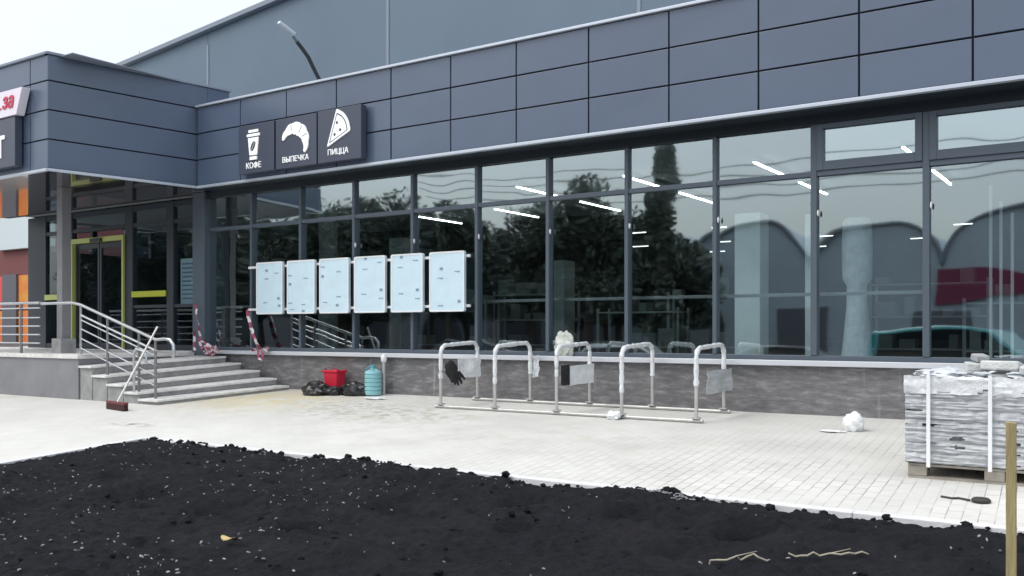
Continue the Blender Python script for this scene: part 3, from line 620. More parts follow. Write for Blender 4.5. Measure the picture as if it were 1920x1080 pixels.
# ================================================================== SIGNS
def sign(x0, x1, z0, z1, lab):
    t = thing('icon_sign', ((x0 + x1) / 2, 10.7, z0), lab, 'sign', 'square icon signs on the fascia')
    MB().box(x0, x1, 10.6, 10.72, z0, z1).build('board', M['sign_board'], t, bevel=.006); return t
YS = 10.6
s1 = sign(-12.72, -11.84, 3.655, 4.47, 'dark square sign with a white takeaway cup icon above the windows')
cx, k = -12.33, .78
def pl(pts, y0=YS - .02, y1=YS - .002): return [(cx + a * k, 4.12 + b * k) for a, b in pts]
ic = MB()
for pts in ([(-.15, .27), (.15, .27), (.15, .325), (-.15, .325)], [(-.2, .185), (.2, .185), (.2, .24), (-.2, .24)], [(-.165, .155), (-.115, -.22), (.115, -.22), (.165, .155)], [(-.11, -.25), (.11, -.25), (.11, -.32), (-.11, -.32)][::-1]):
    P = pl(pts)
    if sum((P[i][0] * P[(i + 1) % 4][1] - P[(i + 1) % 4][0] * P[i][1]) for i in range(4)) < 0: P.reverse()
    ic.plate(P, YS - .02, YS - .001)
io = ic.build('cup_icon', M['icon'], s1)
be = MB()
for sgn in (-1, 1):
    P = []
    for a in range(13):
        t_ = math.pi * a / 12; u_, v_ = math.cos(t_) * .115, sgn * (math.sin(t_) * .05 + .008)
        P.append((u_ * .5 - v_ * .866, u_ * .866 + v_ * .5))
    P = pl([(a, b - .03) for a, b in P])
    if sgn < 0: P.reverse()
    be.plate(P, YS - .024, YS - .019)
be.build('bean_mark', M['icon_dark'], io)
text_mesh('lettering', 'КОФЕ', .135, (cx, YS - .008, 3.73), M['icon'], s1)
s2 = sign(-11.8, -10.86, 3.655, 4.47, 'dark square sign with a white croissant icon above the windows')
cx, k = -11.33, 1.0
outer = []; inner = []
for a in range(25):
    t_ = R(172 - a * 9.0); rr = .30 + .016 * abs(math.sin(a * .78)); outer.append((rr * math.cos(t_), rr * math.sin(t_) * .98))
    w_ = .035 + .175 * math.sin(math.pi * a / 24) ** .8; inner.append(((rr - w_) * math.cos(t_), (rr - w_) * math.sin(t_) * .98))
ic = MB(); q = [(cx + a + .0, 4.06 + b) for a, b in outer + inner[::-1]][::-1]
nn = 25; O = [(cx + a, 4.07 + b) for a, b in outer]; I = [(cx + a, 4.07 + b) for a, b in inner]
for i in range(24): ic.plate([O[i], I[i], I[i + 1], O[i + 1]], YS - .02, YS - .001)
io = ic.build('croissant_icon', M['icon'], s2)
gr = MB()
for i in (7, 13, 17):
    a, b_ = Vector(O[i]), Vector(I[i]); d = (b_ - a); p = Vector((-d.y, d.x)).normalized() * .006; a = a + d * .12; b_ = b_ - d * .25
    P = [tuple(a + p), tuple(a - p), tuple(b_ - p), tuple(b_ + p)]
    if sum((P[j][0] * P[(j + 1) % 4][1] - P[(j + 1) % 4][0] * P[j][1]) for j in range(4)) < 0: P.reverse()
    gr.plate(P, YS - .023, YS - .019)
gr.build('crease', M['grey_board'], io)
text_mesh('lettering', 'ВЫПЕЧКА', .125, (cx, YS - .008, 3.745), M['icon'], s2)
s3 = sign(-10.83, -9.9, 3.655, 4.48, 'dark square sign with a white pizza slice icon above the windows')
cx = -10.36
def rounded(tri, r, n=6):
    out_ = []
    for i in range(len(tri)):
        p0, p, p1 = Vector(tri[i - 1]), Vector(tri[i]), Vector(tri[(i + 1) % len(tri)])
        a = p + (p0 - p).normalized() * r; b_ = p + (p1 - p).normalized() * r
        for j in range(n + 1):
            t_ = j / n; out_.append(tuple((a * (1 - t_) ** 2 + p * 2 * t_ * (1 - t_) + b_ * t_ ** 2)))
    return out_
def arc(a, b_, bulge, n=8):
    a, b_ = Vector(a), Vector(b_); d = b_ - a; nr = Vector((d.y, -d.x)).normalized()
    return [tuple(a + d * t + nr * bulge * 4 * t * (1 - t)) for t in [i / n for i in range(n + 1)]]
tip, bl, br_ = (-.04, .34), (-.25, -.24), (.25, -.03)
def slice_pts(sc_, off=(0, 0)):
    c_ = Vector((0, .02)); L_ = [tuple(c_ + (Vector(p) - c_) * sc_) for p in (tip, bl, br_)]
    return [(cx + a + off[0], 4.13 + b + off[1]) for a, b in rounded([L_[0], L_[1], L_[2]] + arc(L_[2], L_[0], .07 * sc_)[2:-2], .03 * sc_, 4)]
io = MB().plate(slice_pts(1.0), YS - .02, YS - .001).build('pizza_icon', M['icon'], s3)
r1 = slice_pts(.80); r2 = slice_pts(.73); ring = MB()
nn = len(r1)
for i in range(nn): ring.plate([r1[i], r1[(i + 1) % nn], r2[(i + 1) % nn], r2[i]], YS - .023, YS - .019)
for (a, b) in ((-.03, .12), (.04, .0), (-.08, -.06)): ring.plate([(cx + a + .024 * math.cos(2 * math.pi * j / 10), 4.13 + b + .024 * math.sin(2 * math.pi * j / 10)) for j in range(10)], YS - .023, YS - .019)
ring.build('pizza_detail', M['icon_dark'], io)
text_mesh('lettering', 'ПИЦЦА', .125, (cx - .02, YS - .008, 3.76), M['icon'], s3)
# banner and name board on the canopy front
bn = thing('banner_sign', (-16, 8.1, 4.5), 'white slanted sign with red script on the canopy front', 'sign')
MB().plate([(-18.4, 4.48), (-15.06, 4.50), (-14.88, 4.92), (-18.4, 4.92)], 8.06, 8.2).build('panel', M['sign_white'], bn, bevel=.004)
text_mesh('script', 'за', .34, (-15.13, 8.052, 4.63), M['sign_red'], bn, .25, .006, 1, 'RIGHT', .006)
MB().box(-18.3, -15.5, 8.046, 8.058, 4.63, 4.65).build('underline', M['sign_red'], bn)
nb = thing('name_board', (-16, 8.1, 3.65), 'dark sign board with a large white letter T under the banner', 'sign')
MB().box(-18.4, -15.13, 8.08, 8.2, 3.68, 4.475).build('board', M['sign_board'], nb, bevel=.004)
text_mesh('letter', 'Т', .47, (-15.42, 8.07, 3.85), M['icon'], nb, 0, .008, 1, 'RIGHT', .012)

# gooseneck floodlight on the fascia
fl = thing('floodlight', (-11.05, 10.9, 5.0), 'gooseneck floodlight with dark bent arm rising from the fascia top', 'floodlight')
MB().box(-11.13, -10.97, 10.83, 10.97, 5.001, 5.03).build('foot', M['black_plastic'], fl)
MB().tube([(-11.05, 10.9, 5.02), (-11.05, 10.75, 5.2), (-11.04, 10.6, 5.38), (-11.06, 10.48, 5.5), (-11.07, 10.38, 5.58)], .032, 10).build('arm', M['dark_wall'], fl, smooth=True)
MB().tube([(-11.07, 10.38, 5.58), (-11.06, 10.28, 5.65)], .022, 8).build('link', M['sandwich'], fl, smooth=True)
MB().rbox((-11.02, 10.12, 5.71), (.075, .32, .055), R(-8), R(-22)).build('lamp_head', M['trim'], fl, bevel=.015)

# pale panels on two rails in front of the left windows
for i, z in enumerate((2.11, 1.37)):
    o = MB().box(-13.06, -8.2, 11.10, 11.135, z - .02, z + .02).build('mounting_rail', M['white'], bevel=.003)
    tag(o, 'thin white %s rail carrying the six pale panels on the window front' % ('upper', 'lower')[i], 'rail', 'rails carrying the panels')
marks = [[(.4, .84, 0), (.78, .78, 1), (.4, .68, 1), (.35, .22, 1), (.85, .3, 0), (.88, .16, 0)], [(.12, .72, 1), (.12, .56, 0), (.68, .66, 1), (.12, .2, 1), (.2, .08, 1), (.6, .17, 1), (.6, .05, 0)],
         [(.12, .85, 1), (.12, .68, 0), (.66, .75, 1), (.2, .2, 1), (.62, .15, 0), (.66, .3, 1)], [(.38, .96, 0), (.82, .88, 1), (.36, .77, 1), (.32, .33, 1), (.88, .4, 0), (.88, .25, 1)],
         [(.34, .95, 0), (.78, .88, 1), (.3, .77, 1), (.32, .32, 1), (.84, .38, 0), (.84, .23, 1)], [(.35, .72, 0), (.8, .66, 1), (.32, .56, 1), (.33, .1, 1), (.86, .17, 0)]]
PX = [(-12.79, -12.13), (-12.02, -11.36), (-11.25, -10.59), (-10.47, -9.81), (-9.69, -9.05), (-8.92, -8.26)]
plab = ['leftmost', 'second from the left', 'third from the left', 'fourth from the left', 'fifth from the left', 'rightmost']
for i, (a, b_) in enumerate(PX):
    z0, z1 = 1.285, 2.185
    t = thing('hanging_panel', ((a + b_) / 2, 11.06, z0), 'pale blue film covered panel hung on two rails, %s of the six' % plab[i], 'panel', 'pale panels hung on the window front')
    P = rounded([(a, z0), (b_, z0), (b_, z1), (a, z1)], .035, 5)
    MB().plate(P, 11.05, 11.095).build('board', M['screen'], t)
    fr = MB(); o_ = P; n_ = len(o_); cxp, czp = (a + b_) / 2, (z0 + z1) / 2
    in_ = [(cxp + (x_ - cxp) * .93, czp + (z_ - czp) * .95) for x_, z_ in P]
    for j in range(n_): fr.plate([o_[j], o_[(j + 1) % n_], in_[(j + 1) % n_], in_[j]], 11.044, 11.0495)
    fr.build('rim', M['white'], t)
    for (u_, v_, kind) in marks[i]:
        mk = MB()
        x_, z_ = a + u_ * (b_ - a), z0 + v_ * (z1 - z0)
        if kind == 0:
            for q in (-.02, .012): mk.box(x_ + q - .01, x_ + q + .012, 11.043, 11.0485, z_ - .02, z_ + .018)
        else:
            for q in (-.04, -.015, .012, .035): mk.box(x_ + q - .007, x_ + q + .008, 11.043, 11.0485, z_ - .006 + rnd.uniform(-.004, .006), z_ + .008)
        mk.build('printed_mark', M['mark'], t)

# ================================================================== BIKE RACK
rk = thing('bicycle_rack', (-6.1, 10.5, gz(10.5)), 'galvanised bicycle rack of five hoops on two ground rails, partly wrapped in film', 'bicycle rack')
HX = [-7.97, -7.06, -6.11, -5.19, -4.23]; HY0, HY1 = 10.12, 10.98
for yy in (HY0, HY1): MB().tube([(-8.06, yy, gz(yy) + .024), (-4.15, yy, gz(yy) + .024)], .022, 10).build('ground_rail', M['galv'], rk, smooth=True)
def hoop_path(x_, e=0):
    zt = .80; z0, z1 = gz(HY0) + .05, gz(HY1) + .05; p = [(x_, HY0, z0)]
    for a in range(7): t_ = math.pi / 2 * a / 6; p.append((x_, HY0 + .12 - .12 * math.cos(t_), zt - .12 + .12 * math.sin(t_)))
    for a in range(7): t_ = math.pi / 2 * a / 6; p.append((x_, HY1 - .12 + .12 * math.sin(t_), zt + .03 - .12 + .12 * math.cos(t_)))
    p.append((x_, HY1, z1)); return p
for i, x_ in enumerate(HX):
    h = MB().tube(hoop_path(x_), .022, 10).build('hoop', M['galv'], rk, smooth=True)
    pth = hoop_path(x_); a0 = (x_, HY0, (.34, .3, .42, .25, .36)[i]); a1 = (x_, HY1, (.5, .4, .55, .42, .45)[i])
    full = [a0] + pth[1:-1] + [a1]; fine = []
    for q in range(len(full) - 1):
        A, B_ = Vector(full[q]), Vector(full[q + 1]); m_ = max(1, int((B_ - A).length / .045))
        for j in range(m_): fine.append(A.lerp(B_, j / m_))
    fine.append(Vector(full[-1]))
    MB().tube(fine, [.028 + .009 * noise.noise(Vector((q * .7, i * 3.3, 0))) + .004 * math.sin(q * 2.1) for q in range(len(fine))], 9).build('film_wrap', M['film'], h, smooth=True)
    for (yy) in (HY0, HY1): MB().box(x_ - .045, x_ + .045, yy - .045, yy + .045, gz(yy) + .052, gz(yy) + .066).build('foot_plate', M['galv'], h)
# things tied to the hoops
def sheet(c, w_, h_, yaw, wob, seed, nx_=10, nz_=8, t_=.006, taper=0):
    mb = MB(); ux = Vector((math.cos(yaw), math.sin(yaw), 0)); nv = Vector((-ux.y, ux.x, 0)); vs = []
    for s_ in (0, 1):
        for j in range(nz_ + 1):
            for i in range(nx_ + 1):
                a, b = i / nx_ - .5, j / nz_ - .5; d = wob * noise.noise(Vector((a * 3 + seed, b * 3, seed * 2)))
                edge = wob * .5 * noise.noise(Vector((a * 4, b * 4, seed + 5)))
                vs.append(Vector(c) + ux * (a * w_ * (1 - taper * (.5 - b)) + edge) + Vector((0, 0, b * h_ + edge + .02 * a)) + nv * (d + s_ * t_))
    n1 = (nx_ + 1) * (nz_ + 1); fs = []
    for j in range(nz_):
        for i in range(nx_):
            k = j * (nx_ + 1) + i; q = (k, k + 1, k + nx_ + 2, k + nx_ + 1); fs.append(q); fs.append(tuple(n1 + v for v in reversed(q)))
    bd = [i for i in range(nx_ + 1)] + [(j + 1) * (nx_ + 1) + nx_ for j in range(nz_)] + [nz_ * (nx_ + 1) + nx_ - 1 - i for i in range(nx_)] + [(nz_ - 1 - j) * (nx_ + 1) for j in range(nz_ - 1)]
    for i in range(len(bd)): a, b = bd[i], bd[(i + 1) % len(bd)]; fs.append((b, a, n1 + a, n1 + b))
    return mb.face_set(vs, fs)
o = sheet((-7.92, 10.72, .47), .42, .27, R(75), .03, 3).build('plastic_sheet', M['film'], smooth=True); tag(o, 'crumpled clear plastic sheet tied in the first hoop of the rack', 'plastic sheet')
gl = thing('work_glove', (-8.0, 10.25, .4), 'black work glove hanging in the first hoop of the bicycle rack', 'glove')
g_ = MB().lump((-7.91, 10.28, .46), (.05, .13, .12), .25, 3, 3); g_.build('palm', M['black_cloth'], gl, smooth=True)
for k, (dy, l, s_) in enumerate(((-.05, .11, 0), (.0, .14, .02), (.05, .15, .04), (.1, .13, .07), (.14, .07, .1))):
    MB().tube([(-7.89, 10.28 + dy, .42), (-7.88, 10.29 + dy + s_ * .5, .40 - l * .5), (-7.87, 10.3 + dy + s_, .39 - l)], [.026, .025, .014], 8).build('finger', M['black_cloth'], gl, smooth=True)
t = thing('wrapped_plate', (-6.15, 10.5, .4), 'white ribbed plate with a black edge tied in the third hoop', 'plate')
sheet((-6.03, 10.62, .43), .5, .25, R(80), .012, 8).build('plate', M['film'], t, smooth=True); MB().box(-6.11, -6.05, 10.22, 10.36, .3, .57).build('black_edge', M['black_plastic'], t, bevel=.01)
tag(sheet((-4.14, 10.62, .40), .6, .27, R(84), .03, 12).build('cardboard_sheet', M['stone_film'], smooth=True), 'pale wrinkled sheet tied in the fifth hoop of the rack', 'sheet')
tag(sheet((-7.0, 11.02, .5), .1, .3, R(10), .05, 15, 4, 8).build('film_strip', M['film'], smooth=True), 'loose strip of white film dangling from the second hoop', 'film strip')
tag(MB().lump((-5.25, 10.02, gz(10.0) + .05), (.09, .06, .055), .5, 21, 3, -.05).build('white_scrap', M['film'], smooth=True), 'small crumpled white scrap on the front ground rail of the rack', 'scrap')
rg = MB().lump((-6.62, 11.17, SILL + .14), (.15, .05, .2), .35, 31, 4, -.14, 2.2)
tag(rg.build('crumpled_bag', mat('patterned_bag', (.78, .8, .76), .5, 0, 0, 9, .6, 20, col2=(.25, .3, .24)), smooth=True), 'crumpled white and green bag standing on the window ledge', 'bag')

# ================================================================== THINGS ON THE PAVING
bg = MB().lump((-10.98, 10.72, gz(10.72) + .06), (.25, .18, .16), .30, 5, 4, -.085, 1.9).lump((-10.66, 10.78, gz(10.8) + .05), (.17, .13, .09), .3, 9, 4, -.065, 1.8)
tag(bg.build('rubbish_bag', M['black_plastic'], smooth=True), 'black plastic rubbish bag slumped on the paving left of the red bucket', 'bag')
tag(MB().lump((-10.28, 10.86, gz(10.9) + .06), (.25, .13, .15), .32, 14, 4, -.09, 1.9).build('rubbish_bag', M['black_plastic'], smooth=True), 'black plastic bag on the paving between red bucket and teal bottle', 'bag')
rb = thing('red_bucket', (-11.0, 11.0, gz(11)), 'square red plastic bucket standing behind the black bags by the plinth', 'bucket')
b0 = MB(); z = gz(11); 
b0.hexa([(-10.97, 10.9, z), (-10.72, 10.9, z), (-10.72, 11.08, z), (-10.97, 11.08, z)], [(-11.0, 10.88, z + .36), (-10.69, 10.88, z + .36), (-10.69, 11.1, z + .36), (-11.0, 11.1, z + .36)]); b0.build('body', M['red'], rb, bevel=.025)
b1 = MB().box(-11.015, -10.675, 10.865, 10.885, z + .34, z + .375).box(-11.015, -10.675, 11.1, 11.12, z + .34, z + .375).box(-11.015, -10.995, 10.885, 11.1, z + .34, z + .375).box(-10.695, -10.675, 10.885, 11.1, z + .34, z + .375); b1.build('rim', M['red'], rb, bevel=.006)
MB().tube([(-11.0, 10.98, z + .35), (-10.97, 10.9, z + .4), (-10.85, 10.86, z + .42), (-10.72, 10.9, z + .4), (-10.68, 10.98, z + .35)], .006, 6).build('handle', M['red_board'], rb, smooth=True)
wb = thing('water_bottle', (-9.97, 10.95, gz(10.95)), 'large ribbed teal water bottle standing beside the black bags', 'bottle')
prof = [(.10, 0), (.135, .015)]
for k in range(5): q = .03 + k * .07; prof += [(.14, q), (.14, q + .045), (.127, q + .055), (.127, q + .062)]
prof += [(.14, .385), (.13, .42), (.07, .46), (.03, .475)]; prof = [(r * .97, z * .9) for r, z in prof]
MB().lathe((-9.97, 10.95, gz(10.95)), prof, 24).build('body', M['teal'], wb, smooth=True); MB().lathe((-9.97, 10.95, gz(10.95) + .427), [(.03, 0), (.034, .01), (.034, .05), (.028, .055)], 14).build('cap', M['teal_dark'], wb, smooth=True)
MB().tube([(-10.05, 10.9, gz(10.95) + .39), (-10.06, 10.87, gz(10.95) + .41), (-9.94, 10.85, gz(10.95) + .47), (-9.87, 10.88, gz(10.95) + .41)], .01, 6).build('handle', M['teal_dark'], wb, smooth=True)
tag(MB().lump((-9.62, 10.6, gz(10.6) + .015), (.2, .1, .02), .3, 33, 3, -.012).build('paper_sheet', M['white'], smooth=True), 'white paper lying on the paving in front of the teal bottle', 'paper')
vp = thing('vent_pipe', (-9.9, 11.1, gz(11.1)), 'thin grey standing pipe with a round white cap beside the plinth', 'pipe')
MB().tube([(-9.88, 11.1, gz(11.1)), (-9.88, 11.1, .52)], .027, 10).build('stem', M['galv'], vp, smooth=True)
MB().lathe((-9.88, 11.1, .5), [(.03, 0), (.045, .02), (.05, .07), (.042, .11), (.02, .13)], 14).build('cap', M['white'], vp, smooth=True)
# broom leaning on the railing
br = thing('broom', (-12.5, 8.25, gz(8.25)), 'push broom with dark red bristles leaning on the stair railing', 'broom')
d0 = gz(8.2); hd = Matrix.Rotation(R(-6), 4, 'Z')
MB().rbox((-12.56, 8.22, d0 + .045), (.62, .07, .09), R(-10)).build('bristles', M['dark_red'], br, bevel=.01)
MB().rbox((-12.56, 8.22, d0 + .108), (.64, .065, .034), R(-10)).build('brush_block', M['red_board'], br, bevel=.006)
MB().tube([(-12.56, 8.23, d0 + .12), (-12.52, 8.88, 1.06)], .016, 8).build('handle', M['galv'], br, smooth=True)
# barrier tape
def ribbon(pts, seed, w_=.042):
    rr = random.Random(seed); mb = MB(); P = [Vector(p) for p in pts]; fine = []
    for q in range(len(P) - 1):
        m_ = max(2, int((P[q + 1] - P[q]).length / .05))
        for j in range(m_): fine.append(P[q].lerp(P[q + 1], j / m_) + Vector((rr.uniform(-.012, .012), rr.uniform(-.012, .012), 0)))
    fine.append(P[-1]); tw = rr.uniform(0, 3); vs = []; fs = []; 
    for i, p in enumerate(fine):
        d = (fine[min(i + 1, len(fine) - 1)] - fine[max(i - 1, 0)]).normalized(); a = d.cross(Vector((0, 1, .3))).normalized(); b = d.cross(a); tw += rr.uniform(-.25, .45)
        wv = a * math.cos(tw) + b * math.sin(tw); nv = d.cross(wv)
        for s_, e_ in ((-1, 0), (1, 0), (1, 1), (-1, 1)): vs.append(p + wv * s_ * w_ / 2 + nv * e_ * .003)
    for i in range(len(fine) - 1):
        for k in range(4): fs.append((i * 4 + k, (i + 1) * 4 + k, (i + 1) * 4 + (k + 1) % 4, i * 4 + (k + 1) % 4))
    o_ = len(mb.v); mb.v += [tuple(v) for v in vs]; mb.f += fs; mb.mi += [(i // 2) % 2 for i in range(len(fine) - 1) for k in range(4)]
    return mb
def merge(*ms):
    r = MB()
    for m_ in ms:
        o_ = len(r.v); r.v += m_.v; r.f += [tuple(i + o_ for i in f) for f in m_.f]; r.mi += m_.mi
    return r
def tangle(c, r, seed, n=9):
    rr = random.Random(seed); return [(c[0] + rr.uniform(-r, r), c[1] + rr.uniform(-r * .4, r * .4), c[2] + rr.uniform(-.02, .14)) for _ in range(n)]
tp = merge(ribbon([(-14.42, 11.04, 1.5), (-14.4, 11.03, 1.25), (-14.3, 11.02, 1.05), (-14.24, 11.0, .8), (-14.15, 10.95, .66)], 2), ribbon([(-14.42, 11.04, 1.0), (-14.4, 10.98, .85), (-14.33, 10.95, .64)], 4), ribbon([(-14.3, 10.98, .85), (-14.0, 10.95, .76), (-13.7, 10.95, .68)], 5),
           ribbon(tangle((-13.85, 10.9, .6), .3, 3, 14), 6), ribbon(tangle((-13.6, 10.8, .57), .25, 8, 9), 7))
tag(tp.build('barrier_tape', [M['tape_red'], M['tape_white']]), 'tangled red and white barrier tape tied to the corner post above the steps', 'barrier tape')
tp = merge(ribbon([(-12.98, 11.0, 1.37), (-12.9, 11.0, 1.1), (-12.8, 11.0, .9), (-12.68, 11.0, .68)], 12, .075), ribbon([(-12.95, 10.99, 1.35), (-12.83, 10.98, 1.05), (-12.72, 10.98, .8), (-12.6, 11.0, .66)], 13), ribbon([(-12.95, 11.06, .66), (-12.75, 11.05, .68), (-12.5, 11.06, .67)], 17, .08), ribbon(tangle((-12.6, 11.03, .6), .16, 18, 8), 15), ribbon([(-12.68, 11.0, .66), (-12.66, 10.98, .52), (-12.56, 10.98, .5), (-12.54, 10.99, .62)], 16))
tag(tp.build('barrier_tape', [M['tape_red'], M['tape_white']]), 'red and white barrier tape hanging from the panel rail over the ledge', 'barrier tape')
wbag = MB().lump((-2.5, 10.2, gz(10.2) + .085), (.11, .095, .11), .2, 41, 4, -.1).lump((-2.68, 10.05, gz(10.05) + .012), (.13, .06, .012), .5, 43, 3, -.01)
tag(wbag.build('plastic_bag', M['white'], smooth=True), 'white crumpled plastic bag lying on the paving near the pallet', 'bag')
tag(MB().lathe((-.93, 7.39, gz(7.39) + .002), [(.062, 0), (.066, .016), (.05, .03), (.02, .032)], 16).tube([(-1.0, 7.38, gz(7.38) + .01), (-1.08, 7.42, gz(7.42) + .01), (-1.12, 7.4, gz(7.4) + .008), (-1.2, 7.43, gz(7.43) + .008)], .008, 6).build('rubber_cap', M['rubber'], smooth=True), 'flat dark round cap with a short cord on the paving by the pallet', 'cap')
stk = MB().hexa([(-.56, 5.36, -.7), (-.515, 5.36, -.7), (-.515, 5.4, -.7), (-.56, 5.4, -.7)], [(-.562, 5.36, .535), (-.515, 5.36, .53), (-.515, 5.4, .53), (-.562, 5.4, .535)])
tag(stk.build('timber_stake', M['wood'], bevel=.003), 'yellowish square timber stake driven into the soil at the right edge', 'stake')

# pallet with paving stones
pz = gz(8.05); X0, X1, Yp0, Yp1 = -1.545, -.3, 8.05, 9.05
pa = thing('pallet', (-.92, 8.5, pz), 'wooden pallet under the strapped paving stones at the right', 'pallet')
for x_ in (X0 + .07, -.92, X1 - .07):
    for (a, b_, z) in ((Yp0 + .001, Yp0 + .14, .022), (Yp1 - .14, Yp1, .03)): MB().box(x_ - .07, x_ + .07, a, b_, pz + z, pz + .098).build('block', M['pallet_wood'], pa, bevel=.003)
for (a, b_, z) in ((Yp0, Yp0 + .1, 0), (Yp1 - .1, Yp1, .008)): MB().box(X0, X1, a, b_, pz + z, pz + z + .02).build('runner', M['pallet_wood'], pa)
MB().box(X0, X1, Yp0, Yp1, pz + .1, pz + .12).build('deck_board', M['pallet_wood'], pa, bevel=.002)
ps = thing('paving_stone_stack', (-.92, 8.5, pz + .12), 'strapped stack of grey paving stones wrapped in torn film on the pallet', 'stone stack')
zb = pz + .122; nl = 8; lh = .086
for l in range(nl):
    mb = MB(); q = X0 + .006 + (rnd.random() * .02)
    while q < X1 - .05:
        ww = min(rnd.choice((.1, .2, .2, .2, .3)), X1 - q)
        mb.rbox((q + ww / 2 - .002, Yp0 + .125 + rnd.uniform(-.006, .01), zb + l * lh + lh / 2 - .001), (ww - .004, .23, lh - .004), rnd.uniform(-.012, .012)); q += ww
    mb.box(X0 + .02, X1 - .02, Yp0 + .26, Yp1 - .02, zb + l * lh + .001, zb + l * lh + lh - .003)
    mb.build('stone_layer', M['stone_film'] if l in (1, 4) else M['stone'], ps, bevel=.006)
def filmwrap(z0, z1, seed, yo):
    mb = MB(); vs = []; nx_, nz_ = 60, 6
    for s_ in (0, 1):
        for j in range(nz_ + 1):
            for i in range(nx_ + 1):
                x_ = X0 - .012 + (X1 - X0 + .024) * i / nx_; ed = .012 * noise.noise(Vector((i * .25, seed, j * .3)))
                vs.append((x_, Yp0 - yo + .012 * noise.noise(Vector((i * .35, j * .8, seed))) + s_ * .003, z0 + (z1 - z0) * j / nz_ + (ed if j in (0, nz_) else 0)))
    n1 = (nx_ + 1) * (nz_ + 1); fs = []
    for j in range(nz_):
        for i in range(nx_):
            k = j * (nx_ + 1) + i; q = (k, k + 1, k + nx_ + 2, k + nx_ + 1)
            if noise.noise(Vector((i * .22, j * .9, seed + 9))) > -.5: fs += [q, tuple(n1 + v for v in reversed(q))]
    return mb.face_set(vs, fs)
def wrap(z0, z1, seed, off, nz_):
    path = [(X0 - off, Yp1), (X0 - off, Yp0 - off), (X1 + off, Yp0 - off), (X1 + off, Yp1)]; pts = []
    for (p, q), m_ in zip(zip(path, path[1:]), (30, 70, 30)):
        for j in range(m_): pts.append((p[0] + (q[0] - p[0]) * j / m_, p[1] + (q[1] - p[1]) * j / m_))
    pts.append(path[-1]); nn_ = len(pts); mb = MB(); vs = []
    for s_ in (0, 1):
        for j in range(nz_ + 1):
            for i, (x_, y_) in enumerate(pts):
                d = .010 * noise.noise(Vector((i * .3, j * .5, seed))) + .012 * noise.noise(Vector((i * .08, j * 1.1, seed + 3))) - s_ * .003
                zr = (z0 + (z1 - z0) * j / nz_ - zb) % lh; zr = min(zr, lh - zr)
                vr = (i + 3.5 * int((z0 + (z1 - z0) * j / nz_ - zb) / lh)) % 9
                if nz_ > 20 and zr < .012: d -= .011
                if nz_ > 20 and vr < .8: d -= .007
                ed = .012 * noise.noise(Vector((i * .2, seed, 1))) if j in (0, nz_) else 0
                dx = -d if i < 30 else (d if i > 100 else 0); dy = 0 if (i < 30 or i > 100) else -d
                vs.append((x_ + dx, y_ + dy, z0 + (z1 - z0) * j / nz_ + ed))
    n1 = (nz_ + 1) * nn_; fs = []
    for j in range(nz_):
        for i in range(nn_ - 1):
            k = j * nn_ + i; q = (k, k + 1, k + nn_ + 1, k + nn_)
            if noise.noise(Vector((i * .09, j * .75 * 22 / max(22, nz_), seed + 9))) < .5: fs += [q, tuple(n1 + v for v in reversed(q))]
    return mb.face_set(vs, fs)
wrap(zb + .004, zb + .60, 5, .018, 56).build('stretch_film', M['stone_film'], ps, smooth=True)
wrap(zb + .56, zb + nl * lh + .015, 2, .026, 6).build('top_film', M['film'], ps, smooth=True)
top = zb + nl * lh
tf = MB().lump((-1.32, 8.5, top + .012), (.26, .42, .05), .4, 51, 4, -.012).lump((-.55, 8.55, top + .012), (.3, .42, .04), .5, 57, 4, -.012)
tf.build('film_top', M['film'], ps, smooth=True)
for x_ in (-1.385, -.945):
    MB().box(x_ - .014, x_ + .014, Yp0 - .05, Yp0 - .044, pz + .1, top + .03).box(x_ - .014, x_ + .014, Yp0 - .044, Yp1 + .01, top + .052, top + .058).build('strap', M['strap'], ps)
for (x_, y_, z_, s_, rz_, ti, lb, m_) in ((-1.1, 8.35, top + .085, (.14, .12, .07), .3, .1, 'small upright rubble stone on the stack, left under the topmost one', 'stone_pale'), (-.9, 8.3, top + .095, (.28, .13, .075), -.15, -.12, 'flat pale block lying tilted on top of the stone stack', 'stone_pale'),
                                          (-1.06, 8.36, top + .155, (.11, .1, .06), .7, .2, 'topmost small dark stone balanced on the rubble of the stack', 'stone'), (-.62, 8.25, top + .07, (.3, .14, .06), .1, .05, 'yellowish slab on top of the stone stack at the frame edge', 'stone_pale')):
    m3 = MB().rbox((x_, y_, z_), s_, rz_, ti); tag(m3.build('loose_stone', M[m_], bevel=.014), lb, 'stone', 'loose stones on the stack')

# ================================================================== BEYOND: building on the left, mast
lb = thing('red_shop_building', (-40, 20, 0), 'red brown building with orange window posters beyond the platform', 'building')
MB().box(-52, -33, 20, 30, -.3, 8.2).build('wall', M['brick_red'], lb)
for (x0, x1) in ((-47.5, -46.1), (-43.1, -41.7), (-38.15, -37.1), (-34.6, -33.4)):
    MB().box(x0, x1, 19.85, 19.998, .3, 3.25).build('pillar', M['grey_pillar'], lb); MB().box(x0, x1, 19.85, 19.998, 5.7, 7.3).build('pillar', M['grey_pillar'], lb)
for i, (x0, x1) in enumerate(((-46.0, -43.2), (-41.6, -38.2), (-37.05, -34.65))):
    MB().box(x0, x1, 19.93, 19.997, 1.85, 3.2).build('poster', M['orange'] if i == 2 else M['pink'], lb); MB().box(x0, x1, 19.93, 19.997, .4, 1.8).build('poster', M['orange'], lb); MB().box(x0, x1, 19.93, 19.997, 5.72, 7.2).build('poster', M['orange'], lb)
MB().box(-38.4, -34.5, 19.8, 19.99, 4.24, 5.6).build('blank_sign', M['sign_pale'], lb, bevel=.02)
am = thing('antenna_mast', (-38, 26, 8.1), 'thin antenna mast faint against the sky above the canopy', 'mast')
